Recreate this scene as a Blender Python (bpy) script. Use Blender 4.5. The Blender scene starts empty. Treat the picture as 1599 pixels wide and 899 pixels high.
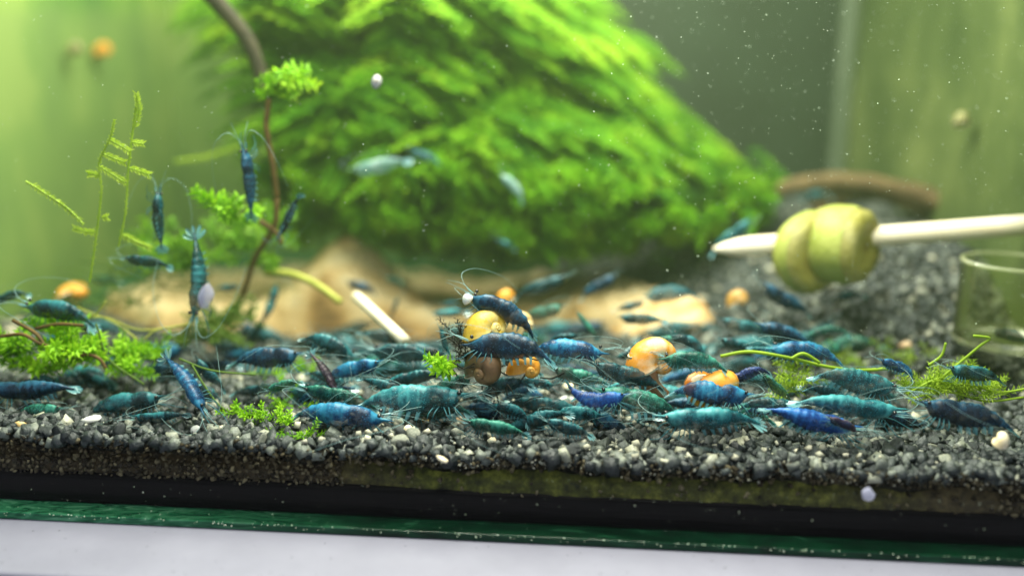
import bpy, math, random
import numpy as np
from mathutils import Vector, Matrix, noise
random.seed(7); rng = np.random.default_rng(7)
sc = bpy.context.scene
col = sc.collection
R = math.radians
# ---------------------------------------------------------------- camera, light, exposure (1 unit = 1 cm)
sc.unit_settings.system = 'METRIC'; sc.unit_settings.scale_length = 0.01; sc.unit_settings.length_unit = 'CENTIMETERS'
PW, PH, FPX = 1599, 899, 1536.0
cd = bpy.data.cameras.new('camera'); cam = bpy.data.objects.new('camera', cd); col.objects.link(cam)
CAM = Vector((1.4, -22, 9.2))
RM = Matrix.Rotation(R(3.6), 3, 'Z') @ Matrix.Rotation(R(90 - 13), 3, 'X') @ Matrix.Rotation(R(1.0), 3, 'Z')
cam.matrix_world = Matrix.Translation(CAM) @ RM.to_4x4()
cd.sensor_width = 36; cd.lens = 36 * FPX / PW; cd.clip_start = 0.5; cd.clip_end = 2000
cd.dof.use_dof = True; cd.dof.focus_distance = 25.0
cd.dof.aperture_fstop = cd.lens * 1e-3 / (2 * 0.47)
sc.camera = cam
w = bpy.data.worlds.new('World'); sc.world = w; w.use_nodes = True
bg = w.node_tree.nodes['Background']; bg.inputs[0].default_value = (0.80, 0.84, 1.0, 1); bg.inputs[1].default_value = 0.78
def area(name, loc, target, sx, sy, power, color):
    l = bpy.data.lights.new(name, 'AREA'); l.shape = 'RECTANGLE'; l.size = sx; l.size_y = sy; l.energy = power; l.color = color
    o = bpy.data.objects.new(name, l); col.objects.link(o); o.location = loc
    o.rotation_euler = (Vector(target) - Vector(loc)).to_track_quat('-Z', 'Y').to_euler(); return o
area('aquarium_lamp', (-1, 8, 27), (0, 8.5, 0), 34, 15, 36000, (1.0, 0.98, 0.83))
sc.view_settings.view_transform = 'Standard'; sc.view_settings.look = 'None'
sc.view_settings.exposure = 0; sc.view_settings.gamma = 1
cy = sc.cycles
cy.use_denoising = True; cy.max_bounces = 7; cy.transparent_max_bounces = 24; cy.volume_bounces = 0
cy.caustics_reflective = False; cy.caustics_refractive = False; cy.sample_clamp_indirect = 4

# ---------------------------------------------------------------- helpers
def ray(px, py):
    return (RM @ Vector(((px - PW / 2) / FPX, -(py - PH / 2) / FPX, -1))).normalized()
def at(px, py, Y):
    d = ray(px, py); return CAM + d * ((Y - CAM.y) / d.y)
def sm(a, b, x):
    t = min(1, max(0, (x - a) / (b - a))); return t * t * (3 - 2 * t)
def H(x, y):                                   # the bed: level in front, falling to the rear left, banked up to the rear right
    h = -2.6 * sm(2, 30, y) * (1 - sm(-4, 6, x)) + 3.1 * sm(5, 15, y) * sm(1, 13, x)
    return h + 0.16 * noise.noise((x * .5, y * .5, 0)) + 0.07 * noise.noise((x * 1.4, y * 1.4, 3)) - 0.10
def ground(px, py, lift=0.0):
    d = ray(px, py); t = 21.0
    while t < 62:
        p = CAM + d * t
        if p.z < H(p.x, p.y) + lift: return p
        t += 0.08
    return p
def link(o, parent=None):
    col.objects.link(o)
    if parent is not None: o.parent = parent
    return o
def mesh(name, V, F, mat=None, smooth=True, attr=None, uv=None):
    me = bpy.data.meshes.new(name)
    V = np.asarray(V, dtype=np.float32).reshape(-1, 3)
    if isinstance(F, np.ndarray):
        n, k = F.shape
        me.vertices.add(len(V)); me.vertices.foreach_set('co', V.ravel())
        me.loops.add(n * k); me.loops.foreach_set('vertex_index', F.ravel().astype(np.int32))
        me.polygons.add(n); me.polygons.foreach_set('loop_start', np.arange(0, n * k, k, dtype=np.int32))
        me.update(calc_edges=True)
    else:
        me.from_pydata([tuple(v) for v in V], [], F)
    if smooth: me.polygons.foreach_set('use_smooth', [True] * len(me.polygons))
    if attr is not None:
        a = me.attributes.new('tone', 'FLOAT', 'POINT'); a.data.foreach_set('value', np.asarray(attr, dtype=np.float32))
    if mat: me.materials.append(mat)
    me.update(); return me
def obj(name, me, parent=None, loc=None, rot=None, scale=None):
    o = bpy.data.objects.new(name, me)
    if loc is not None: o.location = loc
    if rot is not None: o.rotation_euler = rot
    if scale is not None: o.scale = scale
    return link(o, parent)
def tag(o, label, cat, group=None):
    o['label'] = label; o['category'] = cat
    if group: o['group'] = group
    return o
def kind(o, k, label=None):
    o['kind'] = k
    if label: o['label'] = label
    return o
def empty(name, loc=(0, 0, 0)):
    o = bpy.data.objects.new(name, None); o.location = loc; o.empty_display_size = .3; return link(o)

class MB:
    def __init__(s): s.V = []; s.F = []; s.A = []
    def add(s, V, F, a=0.5):
        n = len(s.V); s.V += [tuple(v) for v in V]; s.F += [tuple(i + n for i in f) for f in F]
        s.A += ([a] * len(V)) if not isinstance(a, (list, tuple)) else list(a)
    def box(s, a, b, t=.5):
        x0, y0, z0 = a; x1, y1, z1 = b
        s.add([(x0,y0,z0),(x1,y0,z0),(x1,y1,z0),(x0,y1,z0),(x0,y0,z1),(x1,y0,z1),(x1,y1,z1),(x0,y1,z1)],
              [(0,3,2,1),(4,5,6,7),(0,1,5,4),(1,2,6,5),(2,3,7,6),(3,0,4,7)], t)
    def tube(s, pts, rad, seg=6, t=.5, cap=True):
        pts = [Vector(p) for p in pts]; n = len(pts); V = []; F = []
        up = Vector((0.13, .31, 1)).normalized()
        for i, p in enumerate(pts):
            d = (pts[min(i + 1, n - 1)] - pts[max(i - 1, 0)]).normalized()
            a = d.cross(up)
            if a.length < 1e-3: a = d.cross(Vector((1, 0, 0)))
            a.normalize(); b = d.cross(a)
            r = rad[i] if isinstance(rad, (list, tuple)) else rad
            for k in range(seg):
                q = 2 * math.pi * k / seg; V.append(p + (a * math.cos(q) + b * math.sin(q)) * r)
        for i in range(n - 1):
            for k in range(seg):
                k2 = (k + 1) % seg; F.append((i * seg + k, i * seg + k2, (i + 1) * seg + k2, (i + 1) * seg + k))
        if cap: F.append(tuple(range(seg - 1, -1, -1))); F.append(tuple((n - 1) * seg + k for k in range(seg)))
        s.add(V, F, t)
    def me(s, name, mat, smooth=True): return mesh(name, s.V, s.F, mat, smooth, s.A)
def bez(P, n=12):                               # smooth curve through points (Catmull-Rom)
    P = [Vector(p) for p in P]; Q = [P[0] * 2 - P[1]] + P + [P[-1] * 2 - P[-2]]; out = []
    for i in range(1, len(Q) - 2):
        for k in range(n):
            t = k / n; a, b, c, d = Q[i - 1], Q[i], Q[i + 1], Q[i + 2]
            out.append(0.5 * ((2 * b) + (c - a) * t + (2 * a - 5 * b + 4 * c - d) * t * t + (3 * b - a - 3 * c + d) * t ** 3))
    out.append(P[-1]); return out

# ---------------------------------------------------------------- materials
def mat(name):
    m = bpy.data.materials.new(name); m.use_nodes = True; nt = m.node_tree
    p = nt.nodes['Principled BSDF']; return m, nt, p
def N(nt, t, **kw):
    n = nt.nodes.new(t)
    for k, v in kw.items():
        if k in n.inputs: n.inputs[k].default_value = v
        else: setattr(n, k, v)
    return n
def ramp(nt, fac, stops):
    r = nt.nodes.new('ShaderNodeValToRGB'); e = r.color_ramp.elements
    while len(e) < len(stops): e.new(0.5)
    for i, (p, c) in enumerate(stops):
        e[i].position = p; e[i].color = tuple(c) + ((1,) if len(c) == 3 else ())
    nt.links.new(fac, r.inputs[0]); return r.outputs[0]
def mixc(nt, fac, a, b, mode='MIX'):
    m = nt.nodes.new('ShaderNodeMix'); m.data_type = 'RGBA'; m.blend_type = mode
    for s, v in ((0, fac), (6, a), (7, b)):
        if isinstance(v, (int, float)): m.inputs[s].default_value = v
        elif isinstance(v, tuple): m.inputs[s].default_value = v + ((1,) if len(v) == 3 else ())
        else: nt.links.new(v, m.inputs[s])
    return m.outputs[2]
def math_(nt, op, a, b=None):
    m = nt.nodes.new('ShaderNodeMath'); m.operation = op
    for i, v in enumerate((a, b)):
        if v is None: continue
        if isinstance(v, (int, float)): m.inputs[i].default_value = v
        else: nt.links.new(v, m.inputs[i])
    return m.outputs[0]
def noisy(name, stops, scale=2.0, detail=5, rough=.6, spec=.3, bump=0.0, bscale=None, tone=0.0, space='Object', sss=0.0, transl=None, mottle=None, stretch=None):
    m, nt, p = mat(name)
    tc = N(nt, 'ShaderNodeTexCoord'); src = tc.outputs[space]
    if stretch:
        mp = N(nt, 'ShaderNodeMapping'); mp.inputs['Scale'].default_value = stretch; nt.links.new(src, mp.inputs[0]); src = mp.outputs[0]
    n = N(nt, 'ShaderNodeTexNoise', Scale=scale, Detail=detail, Roughness=.6); nt.links.new(src, n.inputs['Vector'])
    f = n.outputs['Fac']
    if tone:
        a = N(nt, 'ShaderNodeAttribute', attribute_name='tone')
        f = math_(nt, 'ADD', math_(nt, 'MULTIPLY', f, 1 - tone), math_(nt, 'MULTIPLY', a.outputs['Fac'], tone))
    c = ramp(nt, f, stops)
    nt.links.new(c, p.inputs['Base Color'])
    p.inputs['Roughness'].default_value = rough; p.inputs['Specular IOR Level'].default_value = spec
    if bump:
        n2 = N(nt, 'ShaderNodeTexNoise', Scale=bscale or scale * 3, Detail=6); nt.links.new(src, n2.inputs['Vector'])
        b = N(nt, 'ShaderNodeBump', Strength=bump, Distance=.1); nt.links.new(n2.outputs['Fac'], b.inputs['Height']); nt.links.new(b.outputs[0], p.inputs['Normal'])
    if transl:
        t = N(nt, 'ShaderNodeBsdfTranslucent'); nt.links.new(mixc(nt, 1.0, c, (1.0, 1.0, .5), 'MULTIPLY'), t.inputs[0])
        mx = N(nt, 'ShaderNodeMixShader'); mx.inputs[0].default_value = transl
        nt.links.new(p.outputs[0], mx.inputs[1]); nt.links.new(t.outputs[0], mx.inputs[2])
        nt.links.new(mx.outputs[0], nt.nodes['Material Output'].inputs[0])
    return m
def clear(name, tint, refl=.5, rough=.02, body=0.0, bodycol=(.5, .6, .2)):   # thin clear sheet: transmits straight through, Fresnel reflection
    m = bpy.data.materials.new(name); m.use_nodes = True; nt = m.node_tree; nt.nodes.clear()
    o = N(nt, 'ShaderNodeOutputMaterial'); t = N(nt, 'ShaderNodeBsdfTransparent'); t.inputs[0].default_value = tint + (1,)
    g = N(nt, 'ShaderNodeBsdfGlossy'); g.inputs['Roughness'].default_value = rough
    fr = N(nt, 'ShaderNodeFresnel', IOR=1.33)
    mx = N(nt, 'ShaderNodeMixShader'); nt.links.new(math_(nt, 'MULTIPLY', fr.outputs[0], refl), mx.inputs[0])
    nt.links.new(t.outputs[0], mx.inputs[1]); nt.links.new(g.outputs[0], mx.inputs[2]); last = mx
    if body:
        d = N(nt, 'ShaderNodeBsdfDiffuse'); d.inputs[0].default_value = bodycol + (1,)
        m2 = N(nt, 'ShaderNodeMixShader'); m2.inputs[0].default_value = body
        nt.links.new(mx.outputs[0], m2.inputs[1]); nt.links.new(d.outputs[0], m2.inputs[2]); last = m2
    nt.links.new(last.outputs[0], o.inputs[0]); return m

M = {}
M['stone'] = noisy('dark gravel', [(.2, (.008, .013, .014)), (.42, (.058, .070, .066)), (.60, (.18, .20, .165)), (.80, (.55, .54, .40))], 5, rough=.45, spec=.5, bump=.5, bscale=14, tone=.72)
M['bed'] = noisy('gravel dust', [(.3, (.02, .022, .018)), (.7, (.09, .085, .06))], 4, rough=.9, bump=.6)
M['silicone'] = noisy('black silicone', [(.3, (.0006, .0006, .0006)), (.8, (.003, .0025, .0025))], 1.5, rough=.5, spec=.05, bump=.25, bscale=3, stretch=(.25, 1, 3))
M['table'] = noisy('pale laminate', [(.3, (.225, .225, .275)), (.7, (.268, .268, .325))], .5, rough=.55, bump=.02, bscale=6)
M['dark'] = noisy('dark table edge', [(.3, (.006, .006, .008)), (.7, (.015, .015, .018))], 2)
M['tan'] = noisy('tan driftwood', [(.25, (.13, .075, .035)), (.42, (.42, .25, .09)), (.55, (.62, .43, .19)), (.74, (.74, .58, .32))], 1.6, detail=9, rough=.8, bump=.7, bscale=3, tone=.5, stretch=(.5, 1, 1.6))
M['bamboo'] = noisy('pale bamboo', [(.3, (.88, .74, .48)), (.7, (.95, .87, .68))], 3, rough=.5, stretch=(.2, 1, 1))
M['zucchini'] = noisy('zucchini flesh', [(.34, (.24, .19, .03)), (.52, (.42, .39, .08)), (.72, (.62, .58, .24))], 1.4, rough=.5, bump=.6, bscale=5, tone=.4, transl=.25)
M['rind'] = noisy('zucchini rind', [(.3, (.24, .29, .04)), (.7, (.42, .45, .11))], 2, rough=.5, bump=.3)
M['brown'] = noisy('brown wood', [(.3, (.07, .045, .02)), (.7, (.20, .14, .06))], 1.5, rough=.85, bump=.5)
M['twig'] = noisy('dark twig', [(.3, (.018, .016, .010)), (.7, (.06, .05, .025))], 2, rough=.8)
M['stem'] = noisy('brown plant stem', [(.3, (.07, .045, .012)), (.7, (.18, .11, .03))], 2, rough=.7)
M['gstem'] = noisy('green stem', [(.3, (.14, .26, .03)), (.7, (.36, .50, .09))], 2, rough=.6)
M['olive'] = noisy('olive stem', [(.3, (.30, .32, .04)), (.7, (.46, .48, .09))], 2, rough=.6)
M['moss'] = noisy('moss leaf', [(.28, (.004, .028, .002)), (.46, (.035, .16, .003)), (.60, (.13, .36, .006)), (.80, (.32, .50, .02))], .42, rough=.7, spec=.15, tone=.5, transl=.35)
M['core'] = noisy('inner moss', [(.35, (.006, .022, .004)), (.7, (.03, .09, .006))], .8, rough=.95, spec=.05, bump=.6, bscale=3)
M['leafy'] = noisy('bright fern moss', [(.3, (.10, .30, .010)), (.55, (.30, .62, .015)), (.8, (.52, .80, .04))], 1.5, rough=.6, tone=.5, transl=.35)
M['mid'] = noisy('mid green leafy moss', [(.3, (.05, .16, .01)), (.55, (.14, .34, .015)), (.8, (.34, .56, .04))], 1.5, rough=.6, tone=.5, transl=.3)
M['dull'] = noisy('dull hair moss', [(.3, (.06, .13, .02)), (.7, (.20, .32, .05))], 1.5, rough=.7, tone=.5, transl=.3)
M['strand'] = noisy('yellow green algae', [(.3, (.20, .36, .02)), (.7, (.48, .66, .05))], 1.5, rough=.6, tone=.4, transl=.3)
M['root'] = noisy('dark root', [(.3, (.008, .009, .007)), (.7, (.05, .045, .03))], 3, rough=.8)
M['cream'] = noisy('cream grain', [(.3, (.74, .60, .36)), (.7, (.90, .84, .66))], 4, rough=.6, bump=.3, tone=.3)
M['white'] = noisy('white chip', [(.3, (.80, .79, .72)), (.7, (.92, .91, .86))], 4, rough=.5)
M['pinkish'] = noisy('pale pink grain', [(.3, (.62, .36, .18)), (.7, (.80, .60, .38))], 4, rough=.6)
M['speck'] = noisy('pale speck', [(.3, (.55, .72, .48)), (.7, (.85, .92, .78))], 4, rough=.8)
M['spot'] = noisy('pale lavender blob', [(.3, (.62, .64, .76)), (.7, (.80, .82, .92))], 2, rough=.6)
M['eye'] = noisy('black eye', [(.3, (.002, .002, .003)), (.7, (.008, .008, .01))], 2, rough=.15, spec=.8)
M['clear'] = clear('front pane glass', (.97, .985, .975), .25)
M['dish'] = clear('clear dish glass', (.93, .95, .84), 1.0, .08, body=.03, bodycol=(.55, .62, .25))
M['rim'] = clear('dish rim glass', (.82, .86, .7), 1.0, .15, body=.28, bodycol=(.55, .60, .32))
def shellmat(name, a, b, c):
    return noisy(name, [(.25, a), (.5, b), (.75, c)], 2.2, rough=.42, spec=.4, tone=.45, bump=.1, bscale=8)
M['s_yellow'] = shellmat('yellow shell', (.42, .24, .02), (.68, .45, .05), (.80, .66, .25))
M['s_orange'] = shellmat('orange shell', (.55, .17, .012), (.82, .34, .03), (.85, .48, .10))
M['s_brown'] = shellmat('brown shell', (.05, .03, .015), (.15, .085, .04), (.30, .18, .08))
M['s_tan'] = shellmat('tan shell', (.42, .26, .08), (.68, .48, .20), (.80, .66, .38))
M['s_amber'] = shellmat('dull amber shell', (.30, .14, .02), (.52, .28, .06), (.66, .42, .16))
M['s_dull'] = shellmat('dull olive shell', (.16, .15, .05), (.27, .26, .10), (.38, .36, .16))
M['s_cream'] = shellmat('cream shell', (.74, .60, .34), (.85, .74, .52), (.90, .84, .68))
M['s_orangec'] = shellmat('orange and cream shell', (.62, .20, .012), (.80, .33, .04), (.92, .78, .52))
M['lip'] = noisy('cream shell lip', [(.3, (.82, .66, .42)), (.7, (.92, .84, .66))], 2, rough=.35)
M['flesh'] = noisy('snail flesh', [(.3, (.40, .17, .08)), (.7, (.66, .36, .20))], 4, rough=.4)
def shrimpmat(name, lo, mid, hi, alpha=.93):
    m, nt, p = mat(name)
    tc = N(nt, 'ShaderNodeTexCoord'); a = N(nt, 'ShaderNodeAttribute', attribute_name='tone')
    oi = N(nt, 'ShaderNodeObjectInfo')
    va = N(nt, 'ShaderNodeVectorMath'); va.operation = 'ADD'; nt.links.new(tc.outputs['Object'], va.inputs[0]); nt.links.new(oi.outputs['Random'], va.inputs[1])
    n = N(nt, 'ShaderNodeTexNoise', Scale=11, Detail=6, Roughness=.7); nt.links.new(va.outputs[0], n.inputs['Vector'])
    n3 = N(nt, 'ShaderNodeTexNoise', Scale=3.4, Detail=2); nt.links.new(va.outputs[0], n3.inputs['Vector'])
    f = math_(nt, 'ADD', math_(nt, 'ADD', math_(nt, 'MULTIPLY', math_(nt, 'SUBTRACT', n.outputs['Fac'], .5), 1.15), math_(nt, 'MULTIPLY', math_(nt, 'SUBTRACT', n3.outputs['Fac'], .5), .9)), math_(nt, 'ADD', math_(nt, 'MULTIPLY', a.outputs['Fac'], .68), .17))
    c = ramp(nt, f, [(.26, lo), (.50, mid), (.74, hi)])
    v = N(nt, 'ShaderNodeTexVoronoi', Scale=42); nt.links.new(va.outputs[0], v.inputs['Vector'])
    sp = ramp(nt, v.outputs['Distance'], [(.10, (.55, .55, .55)), (.26, (0, 0, 0))])
    c = mixc(nt, sp, c, tuple(min(1, h * 1.7 + .05) for h in hi))
    nt.links.new(c, p.inputs['Base Color']); p.inputs['Roughness'].default_value = .38; p.inputs['Specular IOR Level'].default_value = .35
    nt.links.new(math_(nt, 'MINIMUM', 1.0, math_(nt, 'ADD', alpha - .60, math_(nt, 'MULTIPLY', n3.outputs['Fac'], .85))), p.inputs['Alpha'])
    b = N(nt, 'ShaderNodeBump', Strength=.25, Distance=.02); nt.links.new(n.outputs['Fac'], b.inputs['Height']); nt.links.new(b.outputs[0], p.inputs['Normal'])
    return m
SM = {
 'teal': shrimpmat('teal shrimp shell', (.003, .030, .042), (.008, .125, .155), (.07, .36, .38), .86),
 'blue': shrimpmat('blue shrimp shell', (.003, .016, .050), (.005, .070, .185), (.03, .25, .42), .92),
 'royal': shrimpmat('royal blue shrimp shell', (.003, .016, .08), (.005, .055, .26), (.03, .18, .50), .95),
 'navy': shrimpmat('navy shrimp shell', (.0015, .006, .016), (.003, .024, .055), (.02, .11, .19), .97),
 'dteal': shrimpmat('dark teal shrimp shell', (.002, .014, .018), (.004, .048, .062), (.03, .19, .21), .92),
 'green': shrimpmat('sea green shrimp shell', (.003, .026, .020), (.008, .105, .075), (.06, .33, .24), .84),
 'violet': shrimpmat('violet shrimp shell', (.004, .005, .030), (.008, .016, .10), (.05, .10, .27), .95),
 'pale': shrimpmat('pale blue shrimp shell', (.16, .36, .33), (.32, .52, .47), (.55, .70, .68), .80),
 'plum': shrimpmat('plum shrimp shell', (.010, .006, .012), (.028, .013, .026), (.10, .06, .09), .95)}
M['fan'] = clear('clear shrimp fin', (.72, .84, .84), 1.0, .3, body=.5, bodycol=(.16, .42, .46))
M['whisker'] = noisy('shrimp whisker', [(.3, (.10, .24, .25)), (.7, (.36, .55, .52))], 3, rough=.4)
M['limb'] = noisy('shrimp limb', [(.3, (.01, .07, .09)), (.7, (.05, .22, .25))], 5, rough=.4)

# ---------------------------------------------------------------- table and tank
YG = 0.0                                         # inner face of the front pane
zs = at(800, 772, 0).z                           # top of the silicone seam
zb = at(800, 817, 0).z                       # top of the bottom pane's polished edge
zt = at(800, 848, -0.62).z                       # table top
yf = None
mb = MB(); e0 = ground  # table slab
def on_z(px, py, z):
    d = ray(px, py); return CAM + d * ((z - CAM.z) / d.z)
yt = on_z(40, 896, zt).y
mb.box((-60, yt, zt - 1.8), (60, 60, zt)); t = obj('table', mb.me('table', M['table'], False))
bv = t.modifiers.new('b', 'BEVEL'); bv.width = .08; bv.segments = 3
tag(t, 'pale lavender laminate tabletop that the aquarium stands on', 'table')
mb = MB(); mb.box((-58, yt + .6, zt - 14), (58, 58, zt - 1.81)); o = obj('apron', mb.me('apron', M['dark'], False), t)
mb = MB(); mb.box((-120, -90, zt - 14.5), (120, 120, zt - 14.01)); o = kind(obj('floor', mb.me('floor', M['dark'], False)), 'structure')
# scratches and dust on the laminate
mb = MB()
for i in range(130):
    x = random.uniform(-15, 15); y = random.uniform(yt + .1, -.8); s = random.uniform(.008, .022)
    mb.add([(x - s, y - s, zt + .004), (x + s, y - s * .5, zt + .006), (x + s * .8, y + s, zt + .005), (x - s * .3, y + s, zt + .004)], [(0, 1, 2, 3)])
kind(obj('table_dust', mb.me('dust', M['dark'] if False else M['bed'], False)), 'stuff', 'fine dark crumbs scattered on the pale tabletop')

XL, XR, YB, ZT = -21.0, 15.7, 32.0, 19.0
tank = empty('aquarium', (0, 12, zt)); tag(tank, 'glass aquarium with a black silicone seam and green bottom edge on a pale tabletop', 'aquarium')
T = Matrix.Translation(-Vector((0, 12, zt)))
def tankpart(name, mbx, m, smooth=False):
    o = obj(name, mbx.me(name, m, smooth), tank); o.location = (0, -12, -zt); return o
# bottom pane: its front edge is rippled, dark bottle green
m, nt, p = mat('bottle green glass edge')
tc = N(nt, 'ShaderNodeTexCoord'); mp = N(nt, 'ShaderNodeMapping'); mp.inputs['Scale'].default_value = (.35, 1, 1.4); nt.links.new(tc.outputs['Object'], mp.inputs[0])
n1 = N(nt, 'ShaderNodeTexNoise', Scale=1.6, Detail=4, Distortion=1.2); nt.links.new(mp.outputs[0], n1.inputs['Vector'])
wv = N(nt, 'ShaderNodeTexNoise', Scale=2.3, Distortion=3.5, Detail=3); nt.links.new(mp.outputs[0], wv.inputs['Vector'])
sx = N(nt, 'ShaderNodeSeparateXYZ'); nt.links.new(tc.outputs['Object'], sx.inputs[0])
lf = N(nt, 'ShaderNodeMapRange'); nt.links.new(sx.outputs[0], lf.inputs[0]); lf.inputs[1].default_value = -3; lf.inputs[2].default_value = -12
c1 = ramp(nt, n1.outputs['Fac'], [(.35, (.001, .012, .005)), (.62, (.003, .034, .014)), (.82, (.03, .12, .06))])
c2 = ramp(nt, wv.outputs['Fac'], [(.35, (.006, .07, .03)), (.55, (.03, .17, .08)), (.7, (.10, .28, .16))])  # brighter left end: outside light and glints put into the glass colour
nt.links.new(mixc(nt, lf.outputs[0], c1, c2), p.inputs['Base Color']); p.inputs['Roughness'].default_value = .2; p.inputs['Specular IOR Level'].default_value = .22
b = N(nt, 'ShaderNodeBump', Strength=.5, Distance=.1); nt.links.new(n1.outputs['Fac'], b.inputs['Height']); nt.links.new(b.outputs[0], p.inputs['Normal'])
mb = MB(); mb.box((XL - .6, -.62, zt + .012), (XR + .6, YB + .6, zb)); o = tankpart('bottom_pane', mb, m); bv = o.modifiers.new('b', 'BEVEL'); bv.width = .03; bv.segments = 2
# chips along the upper arris of the edge
mb = MB()
for i in range(170):
    x = random.uniform(-14, 14); s = random.uniform(.005, .02); z = zb - random.random() ** 2 * .10 + .01
    mb.add([(x - s, -.632, z), (x + s, -.636, z - s * .4), (x + s * .4, -.634, z + s), (x, -.66, z + s * .3)], [(0, 1, 3), (1, 2, 3), (2, 0, 3)])
o = tankpart('glass_chip', mb, M['speck']); o['kind'] = 'stuff'
mb = MB(); mb.box((XL - .6, -.6, zb + .01), (XR + .6, -.004, ZT)); tankpart('front_pane', mb, M['clear'])
# silicone seam, a slightly wavy bead
V = []; F = []; nx = 160; prof = [(.02, zb + .02), (.0, zb + .08), (.0, zs - .10), (.06, zs), (.5, zs + .02), (.9, zs - .3), (.9, zb + .02)]
for i in range(nx + 1):
    x = XL + (XR - XL) * i / nx
    for j, (y, z) in enumerate(prof):
        V.append((x, y + (0.01 + .03 * abs(noise.noise((x * .6, j, 1))) if j < 4 else 0), z + .03 * noise.noise((x * .8, j, 5))))
k = len(prof)
for i in range(nx):
    for j in range(k - 1): F.append((i * k + j, (i + 1) * k + j, (i + 1) * k + j + 1, i * k + j + 1))
o = obj('silicone_seam', mesh('seam', V, F, M['silicone'], True), tank); o.location = (0, -12, -zt)
# side and back panes
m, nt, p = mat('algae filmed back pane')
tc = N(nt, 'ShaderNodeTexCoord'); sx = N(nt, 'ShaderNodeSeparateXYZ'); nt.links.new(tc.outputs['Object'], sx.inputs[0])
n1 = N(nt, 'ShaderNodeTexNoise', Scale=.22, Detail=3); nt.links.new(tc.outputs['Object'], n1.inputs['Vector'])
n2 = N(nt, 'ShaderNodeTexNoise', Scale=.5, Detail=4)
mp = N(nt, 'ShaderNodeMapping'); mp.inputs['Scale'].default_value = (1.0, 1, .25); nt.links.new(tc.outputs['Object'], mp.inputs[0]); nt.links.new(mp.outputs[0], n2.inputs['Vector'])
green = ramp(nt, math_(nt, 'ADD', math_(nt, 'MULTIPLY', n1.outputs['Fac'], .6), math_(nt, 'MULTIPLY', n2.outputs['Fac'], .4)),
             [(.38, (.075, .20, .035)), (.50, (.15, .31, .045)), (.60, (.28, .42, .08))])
refl_z = N(nt, 'ShaderNodeMapRange'); nt.links.new(math_(nt, 'ADD', sx.outputs[2], math_(nt, 'MULTIPLY', n2.outputs['Fac'], 1.2)), refl_z.inputs[0]); refl_z.inputs[1].default_value = 12.5; refl_z.inputs[2].default_value = 11.2
green = mixc(nt, math_(nt, 'MULTIPLY', refl_z.outputs[0], .55), green, (.22, .30, .10))  # paler band low on the pane: a reflection in the glass painted into the colour
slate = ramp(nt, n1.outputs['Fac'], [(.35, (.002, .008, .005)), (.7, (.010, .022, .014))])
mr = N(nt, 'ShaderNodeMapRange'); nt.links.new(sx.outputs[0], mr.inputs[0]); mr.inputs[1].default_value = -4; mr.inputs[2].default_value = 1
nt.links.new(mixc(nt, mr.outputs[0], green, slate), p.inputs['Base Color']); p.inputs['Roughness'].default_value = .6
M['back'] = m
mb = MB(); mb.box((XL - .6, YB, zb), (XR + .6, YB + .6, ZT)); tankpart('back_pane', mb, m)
M['side'] = noisy('olive filmed side pane', [(.3, (.045, .072, .02)), (.5, (.085, .12, .035)), (.7, (.17, .21, .065))], .16, detail=4, rough=.5)
mb = MB(); mb.box((XR, 0, zb), (XR + .6, YB - .002, ZT)); tankpart('side_pane', mb, M['side'])
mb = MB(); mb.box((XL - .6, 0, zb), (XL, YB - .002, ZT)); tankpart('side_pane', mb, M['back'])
M['bead'] = noisy('grey silicone bead', [(.3, (.07, .10, .06)), (.7, (.15, .18, .12))], .7, rough=.5, stretch=(1, 1, .4))
mb = MB(); mb.tube([(XR - .35, YB - .35, zb + 2 + i * 2) for i in range(10)], .5, 10); tankpart('corner_bead', mb, M['bead'], True)

# water: one closed body of faintly green water
m = bpy.data.materials.new('greenish water'); m.use_nodes = True; nt = m.node_tree; nt.nodes.clear()
o_ = N(nt, 'ShaderNodeOutputMaterial'); pv = N(nt, 'ShaderNodeVolumePrincipled'); pv.inputs['Color'].default_value = (.56, .86, .32, 1); pv.inputs['Density'].default_value = .0028
nt.links.new(pv.outputs[0], o_.inputs['Volume'])
mb = MB(); mb.box((XL + .01, .003, zb + .03), (XR - .01, YB - .01, 17.5)); kind(obj('water', mb.me('water', m, False)), 'structure')

# ---------------------------------------------------------------- the gravel bed
nx, ny = 170, 120; V = []; F = []
for j in range(ny + 1):
    y = .36 + (YB - .4) * (j / ny) ** 1.3
    for i in range(nx + 1):
        x = XL + .02 + (XR - XL - .04) * i / nx; V.append((x, y, H(x, y) - .12))
for j in range(ny):
    for i in range(nx): a = j * (nx + 1) + i; F.append((a, a + 1, a + nx + 2, a + nx + 1))
n0 = len(V)
for i in range(nx + 1): x = V[i][0]; V.append((x, .36, zb + .04))
for i in range(nx): F.append((i + 1, i, n0 + i, n0 + i + 1))
bed = kind(obj('gravel_ground', mesh('bed', V, F, M['bed'])), 'structure', 'bed of small dark gravel behind the front glass')
ICO = None
import bmesh
bm = bmesh.new(); bmesh.ops.create_icosphere(bm, subdivisions=1, radius=1)
IV = np.array([v.co[:] for v in bm.verts]); IF = np.array([[v.index for v in f.verts] for f in bm.faces]); bm.free()
bm = bmesh.new(); bmesh.ops.create_icosphere(bm, subdivisions=2, radius=1)
IV2 = np.array([v.co[:] for v in bm.verts]); IF2 = np.array([[v.index for v in f.verts] for f in bm.faces]); bm.free()
def rotmats(n):
    q = rng.normal(size=(n, 4)); q /= np.linalg.norm(q, axis=1)[:, None]; a, b, c, d = q.T
    return np.stack([1-2*(c*c+d*d), 2*(b*c-a*d), 2*(b*d+a*c), 2*(b*c+a*d), 1-2*(b*b+d*d), 2*(c*d-a*b), 2*(b*d-a*c), 2*(c*d+a*b), 1-2*(b*b+c*c)], -1).reshape(n, 3, 3)
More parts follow.
